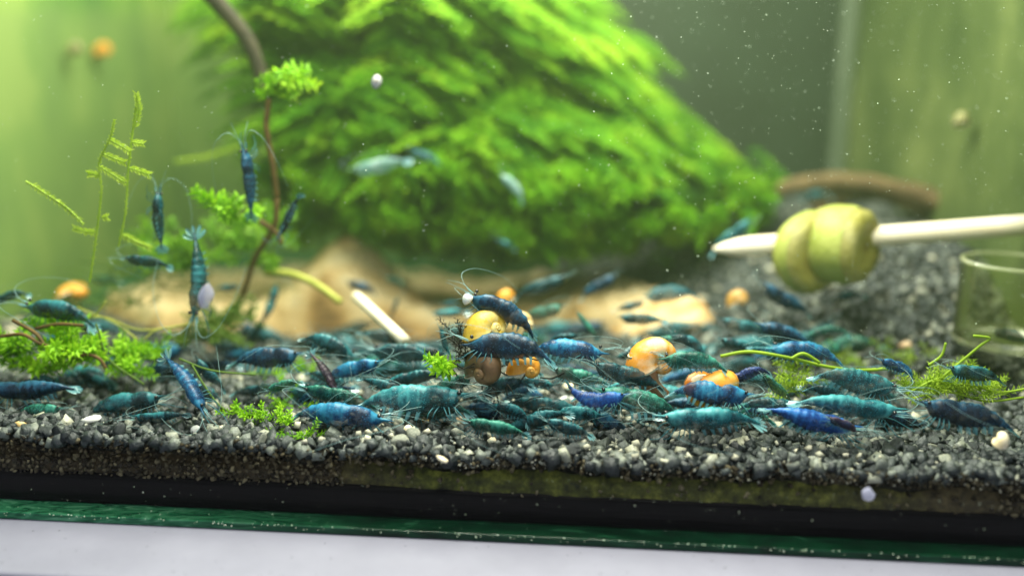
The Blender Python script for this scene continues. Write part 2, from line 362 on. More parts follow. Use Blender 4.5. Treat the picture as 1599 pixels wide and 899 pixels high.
def chip(seed, fine=False):                     # an angular broken stone, cut by random planes
    r = np.random.default_rng(seed); v = (IV2 if fine else IV).copy()
    for _ in range(9 if fine else 7):
        nrm = r.normal(size=3); nrm /= np.linalg.norm(nrm); d = r.uniform(.30, .72); s = v @ nrm
        v -= np.outer(np.maximum(s - d, 0), nrm)
    return v * (1 + r.normal(size=(len(v), 1)) * .03) * np.array([1, r.uniform(.7, .95), r.uniform(.55, .8)])
CH = [chip(s) for s in range(16)]
BXV = np.array([(x, y, z) for x in (-1, 1) for y in (-1, 1) for z in (-1, 1)], float)
BXF = np.array([(0,1,3),(0,3,2),(4,6,7),(4,7,5),(0,4,5),(0,5,1),(2,3,7),(2,7,6),(0,2,6),(0,6,4),(1,5,7),(1,7,3)])
def shard(seed):
    r = np.random.default_rng(seed); return BXV * r.uniform(.42, .82, 3) + r.normal(size=(8, 3)) * .22
SH = [shard(s) for s in range(16)]
def scatter(name, pts, sizes, tones, mtl, parent=None, shards=False):
    n = len(pts); Rm = rotmats(n); idx = rng.integers(0, 16, n); IV, IF = (BXV, BXF) if shards else (globals()['IV'], globals()['IF'])
    base = np.stack(SH if shards else CH)[idx]
    v = np.einsum('nij,nvj->nvi', Rm, base) * sizes[:, None, None] + pts[:, None, :]
    f = IF[None] + (np.arange(n) * len(IV))[:, None, None]
    return obj(name, mesh(name, v.reshape(-1, 3), f.reshape(-1, 3), mtl, False, np.repeat(tones, len(IV))), parent)
P_, S_, T_ = [], [], []
def tone():
    r = random.random(); return random.uniform(.05, .48) if r < .78 else (random.uniform(.48, .68) if r < .955 else random.uniform(.7, .95))
def inview(x, y): return abs(x) < 14.5 * (y + 22) / 24.0
y = .12
while y < YB - .2:
    st = .165 + .004 * y
    x = max(XL + .2, -13.5 * (y + 24) / 24 - 5)
    xe = min(XR - .1, 13.5 * (y + 24) / 24)
    while x < xe:
        xx = x + random.uniform(-.09, .09); yy = y + random.uniform(-.08, .08); yy = max(yy, .13)
        s = random.uniform(.10, .19) * (1 + .08 * (yy < 4)) * (1 + .25 * (random.random() < .12))
        P_.append((xx, yy, H(xx, yy) + random.uniform(-.13, .06))); S_.append(s); T_.append(tone() + .02 * sm(4, 12, yy))
        x += st
    y += st * .9
# the cut through the bed, seen through the front pane
x = XL + .1
while x < XR - .1:
    z = zs - .1
    while z < H(x, .15) + .02:
        if x > -4 and x < 11.5 and z < H(x, .15) - .34 and random.random() < .9: z += .12; continue
        s = random.uniform(.05, .13); P_.append((x + random.uniform(-.05, .05), s * .86 + random.uniform(.005, .06), z + random.uniform(-.04, .04))); S_.append(s); T_.append(-1.0)
        z += .12
    x += .12
P_, S_, T_ = np.array(P_), np.array(S_), np.array(T_)
M['mstone'] = noisy('mulm stained stone', [(.25, (.018, .014, .007)), (.5, (.075, .060, .032)), (.8, (.22, .19, .11))], 6, rough=.8, bump=.4, tone=.7)
cut = T_ < 0; kind(scatter('buried_gravel', P_[cut], S_[cut], rng.uniform(.05, .75, cut.sum()), M['mstone'], bed), 'stuff', 'brown stained stones pressed against the front glass')
P_, S_, T_ = P_[~cut], S_[~cut], T_[~cut]
hf = rng.random(len(P_)) < .62
kind(scatter('gravel', P_[hf], S_[hf], T_[hf], M['stone'], bed, True), 'stuff', 'sharp broken dark grey gravel'); P_, S_, T_ = P_[~hf], S_[~hf], T_[~hf]
o = kind(scatter('gravel', P_, S_, T_, M['stone'], bed), 'stuff', 'small angular dark grey gravel')
SMESH = [mesh('stone', chip(100 + s, True), IF2, M['stone'], False, [random.choice((.1, .18, .26, .34, .42, .48, .56, .72))] * len(IV2)) for s in range(18)]
for i in range(290):                             # the nearest stones, each its own piece
    y = .18 + 2.6 * random.random() ** 1.6; x = random.uniform(-12.4, 12.4)
    s = random.uniform(.14, .30)
    o = obj('stone', random.choice(SMESH), bed, (x, max(y, s + .03), H(x, y) + s * random.uniform(.05, .4)), [random.uniform(0, 6.3) for _ in range(3)], (s, s, s * random.uniform(.7, 1)))

# mulm and algae film packed against the pane below the stones
m, nt, p = mat('mulm and algae'); tc = N(nt, 'ShaderNodeTexCoord'); sx = N(nt, 'ShaderNodeSeparateXYZ'); nt.links.new(tc.outputs['Object'], sx.inputs[0])
n1 = N(nt, 'ShaderNodeTexNoise', Scale=3.2, Detail=8, Roughness=.7); nt.links.new(tc.outputs['Object'], n1.inputs['Vector'])
n2 = N(nt, 'ShaderNodeTexNoise', Scale=.35, Detail=2); nt.links.new(tc.outputs['Object'], n2.inputs['Vector'])
br = ramp(nt, n1.outputs['Fac'], [(.35, (.018, .014, .006)), (.6, (.085, .062, .028)), (.8, (.2, .15, .075))])
gr = ramp(nt, n1.outputs['Fac'], [(.35, (.008, .010, .001)), (.52, (.045, .052, .004)), (.75, (.19, .20, .025))])
a_ = N(nt, 'ShaderNodeMapRange'); nt.links.new(sx.outputs[0], a_.inputs[0]); a_.inputs[1].default_value = -15; a_.inputs[2].default_value = 15
ag = ramp(nt, math_(nt, 'ADD', a_.outputs[0], math_(nt, 'MULTIPLY', math_(nt, 'SUBTRACT', n2.outputs['Fac'], .5), .25)), [(.34, (0, 0, 0)), (.45, (1, 1, 1)), (.76, (.8, .8, .8)), (.86, (.1, .1, .1))])
nt.links.new(mixc(nt, ag, br, gr), p.inputs['Base Color']); p.inputs['Roughness'].default_value = .95
V = []; F = []; nx, nz = 420, 16
for i in range(nx + 1):
    x = XL + .02 + (XR - XL - .04) * i / nx; top = H(x, .1) - .30 + .16 * noise.noise((x * .9, 0, 8)) - (.10 if x > 1 else .08) * 1 + .05 * noise.noise((x * 5, 0, 2))
    for j in range(nz + 1):
        z = zb + .3 + (top - zb - .3) * j / nz
        al = sm(-5, 0, x) * (1 - .5 * sm(8, 12, x)); V.append((x, .035 + .13 * (1 - al) + .05 * (1 + noise.noise((x * 2.2, z * 3, 0))) + .03 * noise.noise((x * 9, z * 9, 0)) + .12 * (j / nz) ** 6, z))
for i in range(nx):
    for j in range(nz): a = i * (nz + 1) + j; F.append((a, a + nz + 1, a + nz + 2, a + 1))
kind(obj('mulm', mesh('mulm', V, F, m), bed), 'stuff', 'brown mulm and green algae packed against the front glass')
# pale crumbs along the glass
M['crumb'] = noisy('pale crumb', [(.2, (.24, .25, .19)), (.8, (.56, .53, .40))], 5, rough=.7, tone=.6)
n = 520; xs = rng.uniform(-3, 13, n); pts = np.array([(x, random.uniform(.06, .22), H(x, .12) + random.uniform(-.28, .0) * random.random() - .08) for x in xs])
kind(scatter('crumbs', pts, rng.uniform(.02, .062, n), rng.uniform(.5, 1, n), M['crumb'], bed), 'stuff', 'pale grey crumbs along the glass')
M['crumb'] = noisy('pale crumb', [(.2, (.24, .25, .19)), (.8, (.56, .53, .40))], 5, rough=.7, tone=.6)
n = 420; xs = rng.uniform(-12, 13, n); ys = rng.uniform(.1, 16, n); pts = np.array([(x, y, H(x, y) + .10) for x, y in zip(xs, ys)])
n2_ = 150; xs = rng.uniform(-6, 9, n2_); ys = rng.uniform(.2, 5, n2_); pts2 = np.array([(x, y, H(x, y) + .21) for x, y in zip(xs, ys)])
kind(scatter('food_flakes', pts2, rng.uniform(.045, .10, n2_), rng.uniform(.5, 1, n2_), M['crumb'], bed, True), 'stuff', 'small cream food flakes scattered over the gravel')
kind(scatter('food_crumbs', pts, rng.uniform(.02, .075, n), rng.uniform(.3, 1, n), M['crumb'], bed), 'stuff', 'tiny pale food crumbs lying among the gravel')

# ---------------------------------------------------------------- plants
def leafblade(d, side, L, W, up):
    return [Vector((0, 0, 0)), d * L * .5 + side * W, d * L + up * L * .12, d * L * .5 - side * W]
def frond_arrays(L=2.4, n=15, width=.38, droop=.3, seed=0, lw=.085):
    r = random.Random(seed); mb = MB(); pts = []
    for i in range(n + 1):
        t = i / n; pts.append(Vector((t * L, .12 * math.sin(t * 3 + seed) * L * .2, -droop * L * t * t)))
    mb.tube(pts[::3] + ([pts[-1]] if n % 3 else []), .022, 3, .25, False)
    for i in range(1, n + 1):
        t = i / n; wd = width * (math.sin(math.pi * min(1, .25 + t * .8)) ** .7) * r.uniform(.75, 1.15) + .06
        for s in (-1, 1):
            d = Vector((.62, s * .85, r.uniform(-.25, .45))).normalized(); sd = Vector((-d.y, d.x, 0)).normalized()
            q = leafblade(d, sd, wd, lw, Vector((0, 0, 1)))
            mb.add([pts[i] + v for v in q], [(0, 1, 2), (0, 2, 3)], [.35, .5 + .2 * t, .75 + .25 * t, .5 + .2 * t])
    return mb
FR = [frond_arrays(seed=s, droop=.12 + .12 * (s % 3)) for s in range(6)]
def tuft_arrays(seed, n=58):
    r = random.Random(seed); mb = MB()
    for i in range(n):
        d = Vector((abs(r.gauss(0, 1)) + .3, r.gauss(0, .8), r.gauss(0, .8))).normalized(); l = r.uniform(.28, .5); b = Vector((r.uniform(0, .22), r.uniform(-.16, .16), r.uniform(-.16, .16)))
        sd = d.cross(Vector((r.random(), r.random(), 1))).normalized() * .07
        mb.add([b, b + d * l * .5 + sd, b + d * l, b + d * l * .5 - sd], [(0, 1, 2), (0, 2, 3)], [.3, .5, .95, .5])
    return mb
def clump_arrays(seed, n=150):
    r = random.Random(seed); mb = MB()
    for i in range(n):
        c0 = Vector((r.uniform(-.1, .25), r.gauss(0, .30), r.gauss(0, .16))); d = (Vector((.7, 0, .1)) + Vector((r.gauss(0, .5), r.gauss(0, .6), r.gauss(0, .5)))).normalized(); l = r.uniform(.14, .3)
        sd = d.cross(Vector((r.random(), r.random(), 1))).normalized() * .03
        mb.add([c0, c0 + d * l * .5 + sd, c0 + d * l, c0 + d * l * .5 - sd], [(0, 1, 2), (0, 2, 3)], [.2, .4, .8, .4])
    return mb
def orient(d, up):
    x = Vector(d).normalized(); y = Vector(up).cross(x)
    if y.length < 1e-3: y = Vector((0, 1, 0)).cross(x)
    y.normalize(); z = x.cross(y); return Matrix((x, y, z)).transposed()
def place(mb, mbs, loc, rot, s, dt=0.0):
    A = np.array(mbs.V) * s @ np.array(rot).T + np.array(loc)
    mb.append((A, mbs.F, np.clip(np.array(mbs.A) + dt, 0, 1)))
def merge(name, lst, mtl, parent=None, smooth=False):
    V = np.concatenate([a for a, _, _ in lst]); A = np.concatenate([c for _, _, c in lst]); F = []; n = 0
    for a, f, _ in lst: F += [tuple(i + n for i in q) for q in f]; n += len(a)
    return obj(name, mesh(name, V, F, mtl, smooth, A), parent)
# big moss mound: outline in the plane y = 17, bulging towards the front
OUT = [at(px, py, 17) for px, py in [(330, -330), (600, -400), (790, -170), (880, -15), (950, 70), (1010, 160), (1100, 225), (1205, 290), (1240, 335), (1150, 366), (1040, 392), (900, 410), (760, 410), (640, 395), (560, 372), (440, 366), (390, 330), (400, 200), (330, 60)]]
OP = [(p.x, p.z) for p in OUT]
def inside(x, z):
    c = False; n = len(OP); dm = 1e9
    for i in range(n):
        x1, z1 = OP[i]; x2, z2 = OP[(i + 1) % n]
        if (z1 > z) != (z2 > z) and x < (x2 - x1) * (z - z1) / (z2 - z1) + x1: c = not c
        t = max(0, min(1, ((x - x1) * (x2 - x1) + (z - z1) * (z2 - z1)) / ((x2 - x1) ** 2 + (z2 - z1) ** 2)))
        dm = min(dm, math.hypot(x - x1 - t * (x2 - x1), z - z1 - t * (z2 - z1)))
    return dm if c else -dm
def front(x, z, d):
    k = max(0, min(1, d / 4.5)); b = math.sqrt(max(0, 1 - (1 - k) ** 2))
    return 21.0 - 6.2 * b - 2.2 * b * (1 - sm(0, 9, z - z0)) - 2.2 * noise.noise((x * .32, z * .55, 0)) * b - 1.0 * noise.noise((x * .8, z * 1.2, 4)) * b
xs = [p[0] for p in OP]; zs_ = [p[1] for p in OP]; x0, x1, z0, z1 = min(xs), max(xs), min(zs_), max(zs_)
moss = empty('moss_mound', ((x0 + x1) / 2, 21, z0)); tag(moss, 'large mound of bright green java moss filling the back of the tank', 'moss')
inv = Vector(moss.location)
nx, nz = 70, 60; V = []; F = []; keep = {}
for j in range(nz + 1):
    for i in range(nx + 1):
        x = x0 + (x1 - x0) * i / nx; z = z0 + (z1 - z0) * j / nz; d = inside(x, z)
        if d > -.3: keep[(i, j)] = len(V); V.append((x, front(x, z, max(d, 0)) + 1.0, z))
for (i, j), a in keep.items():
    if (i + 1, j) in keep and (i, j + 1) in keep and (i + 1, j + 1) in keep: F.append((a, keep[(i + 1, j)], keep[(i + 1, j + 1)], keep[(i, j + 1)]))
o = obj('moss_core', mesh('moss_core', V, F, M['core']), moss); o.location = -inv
lst = []; cnt = 0; fparts = []
TF = [tuft_arrays(50 + s_) for s_ in range(5)]
FRM = [f.me('frond', M['moss'], False) for f in FR]
while cnt < 2500:
    x = random.uniform(x0 - .4, x1 + .4); z = random.uniform(z0, min(z1, 12.5)); d = inside(x, z)
    if d < -.25 and not (d > -1.3 and random.random() < .10): continue
    dn = noise.noise((x * .45, z * .8, 7)) + .55 * noise.noise((x * 1.1, z * 1.7, 1))
    if dn < -.10 and random.random() < .88: continue
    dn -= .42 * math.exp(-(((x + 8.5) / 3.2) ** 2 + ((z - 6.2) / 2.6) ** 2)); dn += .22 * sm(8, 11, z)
    y = front(x, z, max(d, 0)) + random.uniform(-.1, .8)
    upper = sm(3.5, 7.5, z)
    # upper fronds lie in layers that run down to the right, lower ones are short tips pointing at the glass
    dirv = Vector((.95 * random.choice((1, 1, 1, 1, 1, -1)), -.35 + random.uniform(-.3, .2), -.16 - .012 * (x - x0) + random.uniform(-.12, .12))) * upper + \
           Vector((random.uniform(-.8, .8), -.9, random.uniform(-.7, .35))) * (1 - upper)
    rot = orient(dirv, Vector((random.uniform(-.2, .2), -.5 - .3 * random.random(), .9)))
    if random.random() < .75 * (1 - upper):
        g2 = noise.noise((x * 1.0, z * 1.5, 31))
        if g2 < .02 and random.random() < .85: continue
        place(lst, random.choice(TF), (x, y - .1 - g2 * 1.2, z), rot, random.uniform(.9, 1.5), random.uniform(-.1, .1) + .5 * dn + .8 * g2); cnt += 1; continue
    s = random.uniform(.65, 1.15) * (1.0 * upper + .62 * (1 - upper)); k = random.randrange(6)
    if len(fparts) < 290 and random.random() < .25 and d > .5:
        f = obj('frond', FRM[k], moss); f.matrix_local = Matrix.Translation(Vector((x, y - .35, z)) - inv) @ rot.to_4x4() @ Matrix.Scale(s, 4); fparts.append(f)
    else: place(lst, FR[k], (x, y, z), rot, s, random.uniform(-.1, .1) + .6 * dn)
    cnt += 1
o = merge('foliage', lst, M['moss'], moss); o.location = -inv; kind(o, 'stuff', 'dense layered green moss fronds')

M['cleaf'] = noisy('fresh moss tip', [(.25, (.05, .20, .004)), (.5, (.16, .42, .008)), (.8, (.34, .60, .02))], 1.2, rough=.7, spec=.15, tone=.5, transl=.35)
for i, (px, py, sz) in enumerate([(700, 300, 1.3), (735, 352, 1.1), (665, 362, .9), (690, 262, 1.2), (560, 335, .9), (585, 362, 1.0), (622, 336, .9), (740, 208, 1.0), (806, 404, .9), (905, 404, 1.0), (1030, 402, .8), (1086, 372, .6), (872, 348, .9), (962, 372, 1.0), (762, 300, 1.0), (845, 302, 1.0), (932, 330, .8),
                             (640, 400, .6), (790, 355, .9), (1010, 350, .9), (1060, 330, .9), (575, 200, 1.0), (560, 125, .9), (820, 150, .9), (700, 130, .9), (480, 350, .8), (520, 300, .9), (905, 270, 1.0), (985, 300, .9), (1120, 330, .8)]):
    d0 = inside(at(px, py, 15).x, at(px, py, 15).z); Yc = 14.0
    for _ in range(4): q = at(px, py, Yc); Yc = front(q.x, q.z, max(inside(q.x, q.z), .3)) - 1.3
    me_ = clump_arrays(70 + i).me('clump', M['cleaf'], False) if i < 5 else bpy.data.meshes[TFN[i % 5]]
    if i == 0: TFN = {}
    TFN[i % 5] = me_.name
    f = obj('clump', me_, moss); f.matrix_local = Matrix.Translation(at(px, py, Yc) - inv) @ orient((.1 * math.sin(i), -1, -.1 + .3 * math.cos(i * 2)), (0, 0, 1)).to_4x4() @ Matrix.Rotation(.5 * math.sin(i * 3), 4, 'X') @ Matrix.Scale(sz * 1.2, 4)
def sprig(mb, base, d, L, leaves=9, wl=.3, ww=.06, seed=0, stem=.02, t0=0.5):
    r = random.Random(seed); d = Vector(d).normalized(); base = Vector(base); rot = orient(d, (0, -.6, .8))
    pts = [base + d * L * i / 4 + rot @ Vector((0, 0, -.06 * L * (i / 4) ** 2)) for i in range(5)]
    mb.tube(pts, [stem, stem, stem * .8, stem * .6, stem * .4], 4, t0 * .6, False)
    for i in range(leaves):
        t = .2 + .8 * i / leaves; p = base + d * L * t
        a = i * 2.4 + r.uniform(-.4, .4); ld = (rot @ Vector((.55, math.cos(a), math.sin(a)))).normalized(); sd = ld.cross(d).normalized() * 1.0
        l = wl * r.uniform(.7, 1.2) * (1.15 - .4 * t)
        q = [Vector((0, 0, 0)), ld * l * .45 + sd * ww, ld * l, ld * l * .45 - sd * ww]; mid = ld * l * .5 + d * .02
        mb.add([p + v for v in q] + [p + mid], [(0, 1, 4), (1, 2, 4), (2, 3, 4), (3, 0, 4)], [t0, t0 + .1, t0 + .35, t0 + .1, t0 + .2])
def bushel(name, label, cat, spots, mtl, group=None, L=(.5, .9), leaves=14, wl=.28, ww=.05, n=9, seed=1, spread=.5):
    """a leafy clump: one 'sprig' child per visible sprig"""
    r = random.Random(seed); c = sum((Vector(s) for s in spots), Vector()) / len(spots); root = empty(name, c); tag(root, label, cat, group)
    for i, s in enumerate(spots):
        mb = MB()
        for k in range(n):
            d = Vector((r.uniform(-1, 1), r.uniform(-1, .4), r.uniform(-.1, 1)))
            b = Vector(s) + Vector((r.uniform(-1, 1), r.uniform(-.6, .6), r.uniform(-.25, .2))) * spread
            sprig(mb, b - c, d, r.uniform(*L), leaves, wl, ww, seed * 100 + i * 20 + k, t0=r.uniform(.2, .7))
        obj('sprig', mb.me('sprig', mtl, False), root)
    return root
# left-hand leafy clumps
bushel('fern_moss_clump', 'bright green leafy moss clump on the gravel at the far left beside a brown stem', 'moss', [at(35, 550, 3.2), at(90, 515, 3.8), at(110, 548, 3.0), at(60, 575, 3.2), at(140, 560, 3.4)], M['leafy'], seed=1, n=16, wl=.34, ww=.06, spread=.42)
bushel('fern_moss_clump', 'low green moss clump between the far left clump and the banded blue shrimp', 'moss', [at(195, 560, 4), at(230, 545, 4.6), at(215, 580, 3.6)], M['leafy'], seed=2, n=11, spread=.42)
bushel('moss_ball', 'dark green fluffy moss tuft under the head of the vertical shrimp with raised tail', 'moss', [at(335, 505, 6), at(350, 525, 5.6), at(300, 530, 5.5), at(365, 495, 6.4)], M['dull'], seed=3, n=18, wl=.24, ww=.022, leaves=22, spread=.5)
bushel('moss_ball', 'thin tangle of dull moss behind the fluffy tuft, in front of the tan wood', 'moss', [at(220, 470, 9), at(160, 480, 9), at(270, 450, 9.5), at(200, 430, 9.5)], M['dull'], seed=4, n=9, wl=.22, ww=.02, leaves=18, L=(.9, 1.7), spread=.8)
bushel('leafy_moss', 'leafy green moss sprigs behind the two swimming shrimps near the thin moss stems', 'moss', [at(235, 375, 9), at(285, 395, 8.5), at(310, 410, 8.8), at(330, 385, 9.5), at(265, 420, 9)], M['mid'], seed=5, n=7, wl=.42, ww=.07, L=(.6, 1.1), spread=.6)
bushel('leafy_moss', 'broad bright sprig hanging left of the upright dark shrimp by the brown stem', 'moss', [at(335, 322, 5.5), at(352, 335, 5.6), at(372, 345, 6)], M['leafy'], seed=6, n=5, wl=.40, ww=.08, L=(.4, .75), spread=.25)
bushel('leafy_moss', 'mid green sprigs around the foot of the brown stem under the slanting dark shrimp', 'moss', [at(400, 375, 8), at(375, 395, 8), at(430, 400, 8.5), at(410, 350, 9), at(450, 385, 9)], M['mid'], seed=7, n=6, wl=.42, ww=.07, L=(.5, 1.0), spread=.5)
bushel('leafy_moss', 'yellow green tuft on top of the thin brown stem', 'moss', [at(437, 132, 7.2), at(462, 128, 7.2), at(430, 150, 7.2)], M['leafy'], seed=8, n=10, wl=.36, ww=.07, L=(.35, .6), spread=.26)
bushel('leafy_moss', 'small bright green star shaped sprig beside the yellow snail', 'moss', [at(692, 572, 2.2)], M['leafy'], seed=9, n=12, wl=.30, ww=.06, L=(.25, .5), leaves=10, spread=.12)
bushel('creeping_moss', 'bright moss strand creeping over the gravel left of the blue shrimp', 'moss', [ground(375, 648, .12), ground(405, 650, .12), ground(430, 655, .12), ground(455, 668, .12), ground(475, 684, .12)], M['leafy'], seed=10, n=6, wl=.17, ww=.035, L=(.3, .6), spread=.2)
bushel('creeping_moss', 'ragged green moss patch on the gravel below the dark navy shrimp', 'moss', [ground(445, 605, .15), ground(455, 632, .15), ground(420, 585, .15), ground(470, 580, .15)], M['leafy'], seed=11, n=7, wl=.17, ww=.03, L=(.3, .6), spread=.3)
bushel('hair_algae', 'yellow green hair algae clump above the navy shrimp with the pointed nose', 'algae', [at(1465, 605, 3.4), at(1495, 600, 3.4), at(1440, 612, 3.2), at(1530, 612, 3.2), at(1500, 590, 4)], M['strand'], seed=12, n=20, wl=.22, ww=.014, leaves=20, L=(.3, .75), spread=.42)
bushel('hair_algae', 'green algae tuft between the shrimps right of the orange snail', 'algae', [at(1245, 598, 3.6), at(1215, 612, 3.4), at(1255, 580, 4)], M['strand'], seed=13, n=8, wl=.26, ww=.02, leaves=16, L=(.4, .7), spread=.32)
bushel('hair_algae', 'faint green algae on the gravel in front of the clear dish', 'algae', [ground(1340, 575, .12), ground(1390, 555, .1), ground(1300, 560, .12), ground(1430, 560, .1)], M['strand'], seed=14, n=5, wl=.26, ww=.012, leaves=14, L=(.4, .8), spread=.4)

def strand(name, label, cat, paths, mtl, rad, group=None, part='strand'):
    root = empty(name, paths[0][0]); tag(root, label, cat, group)
    for P in paths:
        mb = MB(); q = bez([Vector(p) - Vector(paths[0][0]) for p in P], 8); r0 = rad if not isinstance(rad, tuple) else rad[0]; r1 = rad if not isinstance(rad, tuple) else rad[1]
        mb.tube(q, [r0 + (r1 - r0) * i / (len(q) - 1) for i in range(len(q))], 7); obj(part, mb.me(part, mtl), root)
    return root
strand('algae_strand', 'long yellow green strand trailing from the orange snail towards the dish', 'algae', [[at(1125, 556, 3), at(1170, 549, 3), at(1230, 558, 3), at(1290, 572, 3.2), at(1340, 578, 3.4), at(1400, 574, 3.6)], [at(1235, 560, 3), at(1255, 552, 3), at(1280, 566, 3)]], M['strand'], .045)
strand('algae_strand', 'pair of thin green strands curling up at the foot of the clear dish', 'algae', [[at(1470, 590, 3.2), at(1500, 565, 3.2), at(1530, 540, 3.1), at(1545, 528, 3.1), at(1520, 524, 3.1)], [at(1450, 570, 3.2), at(1470, 555, 3.2), at(1477, 535, 3.2)]], M['strand'], .035)
strand('algae_strand', 'strands fanning right from the hair algae clump above the navy shrimp', 'algae', [[at(1420, 622, 3), at(1480, 612, 3), at(1540, 626, 3), at(1599, 620, 3)], [at(1430, 628, 3), at(1500, 600, 3), at(1560, 612, 3), at(1610, 605, 3)], [at(1415, 615, 3), at(1470, 590, 3), at(1500, 612, 3)]], M['strand'], .03)
strand('algae_strand', 'thin pale strands crossing the gravel by the banded blue shrimp', 'algae', [[at(300, 570, 2.4), at(318, 600, 2.2), at(345, 635, 2), at(380, 648, 2)], [at(280, 560, 2.6), at(330, 578, 2.4), at(400, 585, 2.6)], [at(150, 505, 3), at(170, 560, 3), at(225, 600, 2.8)]], M['dull'], .028)
strand('plant_runner', 'olive runner sloping down across the tan wood from the brown stem', 'plant', [[at(415, 425, 8.5), at(455, 428, 8.3), at(495, 445, 8), at(532, 472, 7.8)]], M['olive'], (.13, .11), part='stem')
strand('brown_stem', 'thin brown upright stem below the yellow green tuft', 'plant', [[at(420, 155, 7), at(416, 200, 7), at(426, 260, 7), at(432, 310, 7.2)], [at(432, 310, 7.2), at(428, 355, 7.2), at(400, 400, 7.4), at(375, 470, 7.6), at(355, 500, 7.8)], [at(405, 345, 7), at(430, 362, 7.2), at(440, 380, 7.2)]], M['stem'], .09, part='stem')
strand('dark_twig', 'thick dark curved twig coming down from the top left beside the moss mound', 'driftwood', [[at(300, -40, 11), at(345, 10, 11), at(385, 60, 11), at(405, 110, 11), at(412, 140, 11)]], M['twig'], (.32, .22), part='twig')
strand('brown_stem', 'brown wiry stems running through the bright moss clump at the far left', 'plant', [[at(0, 525, 2.6), at(35, 522, 2.6), at(60, 535, 2.6), at(75, 540, 2.6)], [at(20, 500, 2.8), at(55, 520, 2.7), at(70, 540, 2.6)], [at(55, 513, 3), at(90, 506, 3), at(130, 508, 3)], [at(115, 560, 2.8), at(135, 553, 2.8), at(155, 560, 2.8), at(165, 575, 2.8)]], M['stem'], .05, part='stem')
strand('dry_stem', 'thin tangled brown stems lying across the gravel under the tan wood', 'plant', [[at(120, 480, 5), at(180, 505, 4.6), at(215, 530, 4.2)], [at(100, 505, 4.2), at(160, 495, 4.4), at(220, 515, 4.6), at(300, 505, 5)], [at(135, 500, 4), at(152, 488, 4), at(165, 470, 4)], [at(225, 530, 4.4), at(245, 515, 4.6), at(290, 508, 5)]], M['olive'], .025, part='stem')
# thin moss stems with short feathery side branches
def moss_stem(label, path, branches, Y, top=.05):
    root = empty('thin_moss', path[0]); tag(root, label, 'moss', None); b0 = Vector(path[0]); r = random.Random(len(branches) + int(b0.x * 10))
    def feather(P, name, dens, wl):
        q = bez([Vector(p) - b0 for p in P], 10); mb = MB(); n = len(q)
        mb.tube(q, [.028 if name == 'stem' else .018] * n, 4, .4, False)
        for i in range(n - 1):
            d = (q[i + 1] - q[i]).normalized(); sd = Vector((-d.z, 0, d.x))
            for k in range(dens):
                for s in (-1, 1):
                    p = q[i].lerp(q[i + 1], (k + r.random()) / dens); ld = (d * .8 + sd * s * .9 + Vector((0, r.uniform(-.6, .6), 0))).normalized(); l = wl * r.uniform(.6, 1.2)
                    mb.add([p, p + ld * l * .5 + d * .016, p + ld * l, p + ld * l * .5 - d * .016], [(0, 1, 2), (0, 2, 3)], [.4, .6, .9, .6])
        obj(name, mb.me(name, M['gleaf'], False), root)
    feather(path, 'stem', 1, .09)
    for P in branches: feather(P, 'branch', 2, .15)
    return root
M['gleaf'] = noisy('feathery moss', [(.3, (.26, .44, .03)), (.7, (.62, .80, .10))], 2, rough=.6, tone=.5, transl=.3)
moss_stem('tallest thin moss stem with a bright tip at the upper left', [at(185, 385, 3.5), at(196, 330, 3.5), at(200, 270, 3.5), at(206, 215, 3.5), at(215, 150, 3.5)],
          [[at(202, 262, 3.5), at(220, 268, 3.5), at(233, 273, 3.5)], [at(206, 222, 3.5), at(224, 225, 3.5)], [at(210, 200, 3.5), at(217, 172, 3.5), at(213, 146, 3.5)]], 3.5)
moss_stem('shorter feathery moss stem with side branches just left of the tallest stem', [at(140, 440, 3.3), at(150, 370, 3.3), at(158, 300, 3.3), at(155, 255, 3.3), at(172, 215, 3.3), at(179, 187, 3.3)],
          [[at(168, 217, 3.3), at(185, 226, 3.3), at(202, 236, 3.3)], [at(160, 240, 3.3), at(180, 248, 3.3), at(195, 254, 3.3)], [at(155, 260, 3.3), at(175, 272, 3.3), at(195, 285, 3.3)], [at(157, 275, 3.3), at(146, 272, 3.3), at(138, 272, 3.3)], [at(158, 340, 3.3), at(168, 339, 3.3)], [at(150, 362, 3.3), at(135, 362, 3.3), at(115, 356, 3.3)]], 3.3)
moss_stem('feathery moss branch slanting down from the far left towards the thin stems', [at(40, 283, 3.4), at(72, 303, 3.4), at(105, 325, 3.4), at(130, 350, 3.4)], [[at(48, 288, 3.4), at(80, 308, 3.4), at(125, 343, 3.4)]], 3.4)
moss_stem('faint feathery branch beside the swimming shrimp with spread antennae', [at(188, 365, 4), at(215, 378, 4), at(232, 385, 4)], [[at(190, 366, 4), at(210, 376, 4), at(235, 388, 4)]], 4)
moss_stem('blurred pale green moss branch left of the upright dark shrimp', [at(270, 252, 13), at(310, 248, 13), at(350, 235, 13), at(385, 225, 13)], [[at(275, 252, 12.8), at(320, 246, 12.8), at(365, 232, 12.8)], [at(280, 250, 13.2), at(325, 243, 13.2), at(372, 228, 13)]], 13)
